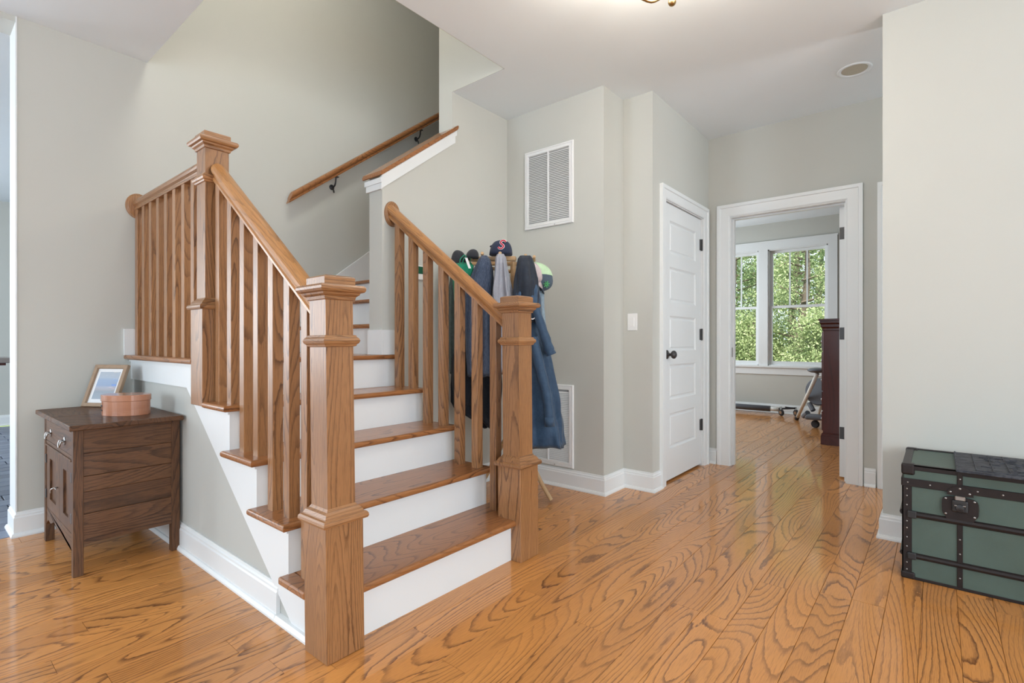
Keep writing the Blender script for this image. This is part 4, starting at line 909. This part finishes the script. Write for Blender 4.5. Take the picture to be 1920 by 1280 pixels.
bm = nb(); bmesh.ops.create_uvsphere(bm, u_segments=20, v_segments=10, radius=1, matrix=T_((6.75, 1.06, .70)) @ Matrix.Diagonal((.16, .10, .03, 1))); mk('seat', bm, 'grey_plastic', ex_m, None, smoothf=True)
fb = thing('caster_frame', 'low grey tube frame with two casters under the window', 'caster frame', (7.9, 2.1, 0))
bm = nb(); tube(bm, [(7.93, 3.2, .075), (7.95, 1.83, .075)], .040, 14); mk('tube', bm, 'grey_plastic', fb, None, smoothf=True)
bm = nb(); tube(bm, [(7.95, 1.86, .075), (7.95, 1.72, .075)], .028, 14); mk('end_sleeve', bm, 'white_tube', fb, None, smoothf=True)
for (xx, yy, zz) in ((7.86, 1.67, .045), (7.93, 1.50, .045)):
    bm = nb(); lathe(bm, [(.012, -.013), (.040, -.013), (.045, -.008), (.045, .008), (.040, .013), (.012, .013)], 24, T_((xx, yy, zz)) @ Matrix.Rotation(.9, 4, 'Z') @ Matrix.Rotation(PI/2, 4, 'X')); cw = mk('caster', bm, 'black_rubber', fb, None)
    bm = nb(); lathe(bm, [(.010, -.016), (.024, -.016), (.024, .016), (.010, .016)], 20, T_((xx, yy, zz)) @ Matrix.Rotation(.9, 4, 'Z') @ Matrix.Rotation(PI/2, 4, 'X')); tube(bm, [(xx, yy, zz+.03), (xx+.02, yy+.01, zz+.075)], .016, 8); mk('fork', bm, 'chrome', cw, None)
bm = nb(); tube(bm, [(7.95, 1.74, .08), (7.93, 1.50, .11), (7.86, 1.62, .12)], .012, 8); mk('axle', bm, 'black_rubber', fb, None)
# console table of the far left room: only its right end shows
tb = thing('console_table', 'grey wooden table top at far left edge, in the next room', 'table', (-.2, 5.75, 0))
box('table_top', -1.0, .59, 5.50, 5.98, .865, .903, 'grey_wood', tb, .004, 0); box('bracket', .47, .545, 5.56, 5.92, .845, .866, 'mahogany', tb, 0, 0)
for xx in (-.95, -.25):
    for yy in (5.55, 5.88): box('leg', xx, xx+.05, yy, yy+.05, 0, .866, 'grey_wood', tb, 0, 2)
# ------------------------------------------------------------------ trees outside
def tree(x, y, h, rad, mat, label, seed, n=5200, ls=.055):
    t = thing('tree', label, 'tree', (x, y, -.25), group='trees outside the window')
    rg = np.random.default_rng(seed); bm = nb(); base = Vector((x, y, -.25))
    trunk = [base, base+Vector((.1, .05, h*.3)), base+Vector((.05, -.1, h*.6)), base+Vector((0, 0, h*.95))]
    tube(bm, smooth(trunk), list(np.linspace(.13, .02, 13)), 8)
    mk('trunk', bm, 'bark', t, None)
    bm = nb(); tips = []
    for i in range(26):
        z = h*(.06+.86*i/26); a = rg.uniform(0, 6.28); ln = rad*(1-.55*(z/h))*rg.uniform(.6, 1.05)
        p = base+Vector((0, 0, z)); q = p+Vector((math.cos(a)*ln*.5, math.sin(a)*ln*.5, ln*.12)); e = p+Vector((math.cos(a)*ln, math.sin(a)*ln, ln*.10+rg.uniform(-.1, .2)))
        tube(bm, [p, q, e], [.028, .016, .005], 5); tips += [q, e, (q+e)/2]
        for s_ in range(3):
            m_ = q.lerp(e, rg.uniform(0, .8)); v = Vector(rg.uniform(-1, 1, 3)).normalized()*ln*.35; tube(bm, [m_, m_+v*.5+Vector((0, 0, .04)), m_+v], [.009, .006, .003], 4); tips.append(m_+v)
    mk('branches', bm, 'bark', t, None, kind='stuff')
    tp = np.array([tuple(q) for q in tips]); idx = rg.integers(0, len(tp), n)
    cen = tp[idx] + rg.normal(0, .13, (n, 3))
    u = rg.normal(size=(n, 3)); u /= np.linalg.norm(u, axis=1)[:, None]; v = rg.normal(size=(n, 3)); v -= (v*u).sum(1)[:, None]*u; v /= np.linalg.norm(v, axis=1)[:, None]
    sz = (ls*rg.uniform(.6, 1.4, n))[:, None]
    P = np.stack([cen-u*sz, cen+v*sz*.5, cen+u*sz, cen-v*sz*.5], 1).reshape(-1, 3) - np.array([x, y, -.25])
    me = bpy.data.meshes.new('foliage'); me.from_pydata(P.tolist(), [], [(4*i, 4*i+1, 4*i+2, 4*i+3) for i in range(n)]); me.materials.append(M[mat])
    tt = me.attributes.new('tone', 'FLOAT', 'POINT'); tt.data.foreach_set('value', np.repeat(rg.random(n), 4))
    o = bpy.data.objects.new('foliage', me); C.objects.link(o); o.parent = t; o['kind'] = 'stuff'
TREES = [(12.2, 2.2, 4.6, 1.5, 'leaf_pale', 'pale green young tree right outside the left window', 1),
         (13.0, 3.9, 5.4, 1.7, 'leaf_green', 'green tree outside at far left of the window view', 2),
         (13.6, 1.1, 5.6, 1.8, 'leaf_green', 'bushy green tree outside right of the window view', 3),
         (15.0, 2.9, 6.6, 2.0, 'leaf_green', 'tall green tree standing behind the pale young tree', 4),
         (16.5, 1.6, 7.5, 2.3, 'leaf_green', 'tall tree in the deeper row outside the right window', 5),
         (17.5, 4.4, 7.5, 2.4, 'leaf_pale', 'tall pale tree in the deeper row outside the left window', 6),
         (19.5, 3.0, 8.5, 2.6, 'leaf_green', 'dark tall tree at the back of the wood', 7),
         (20.0, 6.2, 8.5, 2.6, 'leaf_green', 'back row tree hidden left of the window view', 8),
         (20.0, .2, 8.5, 2.6, 'leaf_green', 'back row tree hidden right of the window view', 9),
         (11.6, 1.7, 1.9, .9, 'leaf_pale', 'low leafy shrub below the right window', 10),
         (12.0, 3.1, 1.8, .9, 'leaf_pale', 'low leafy shrub below the left window', 11)]
for q in TREES: tree(*q, n=(17000 if q[0] < 16 else 9000), ls=.026 if q[0] < 16 else .06)
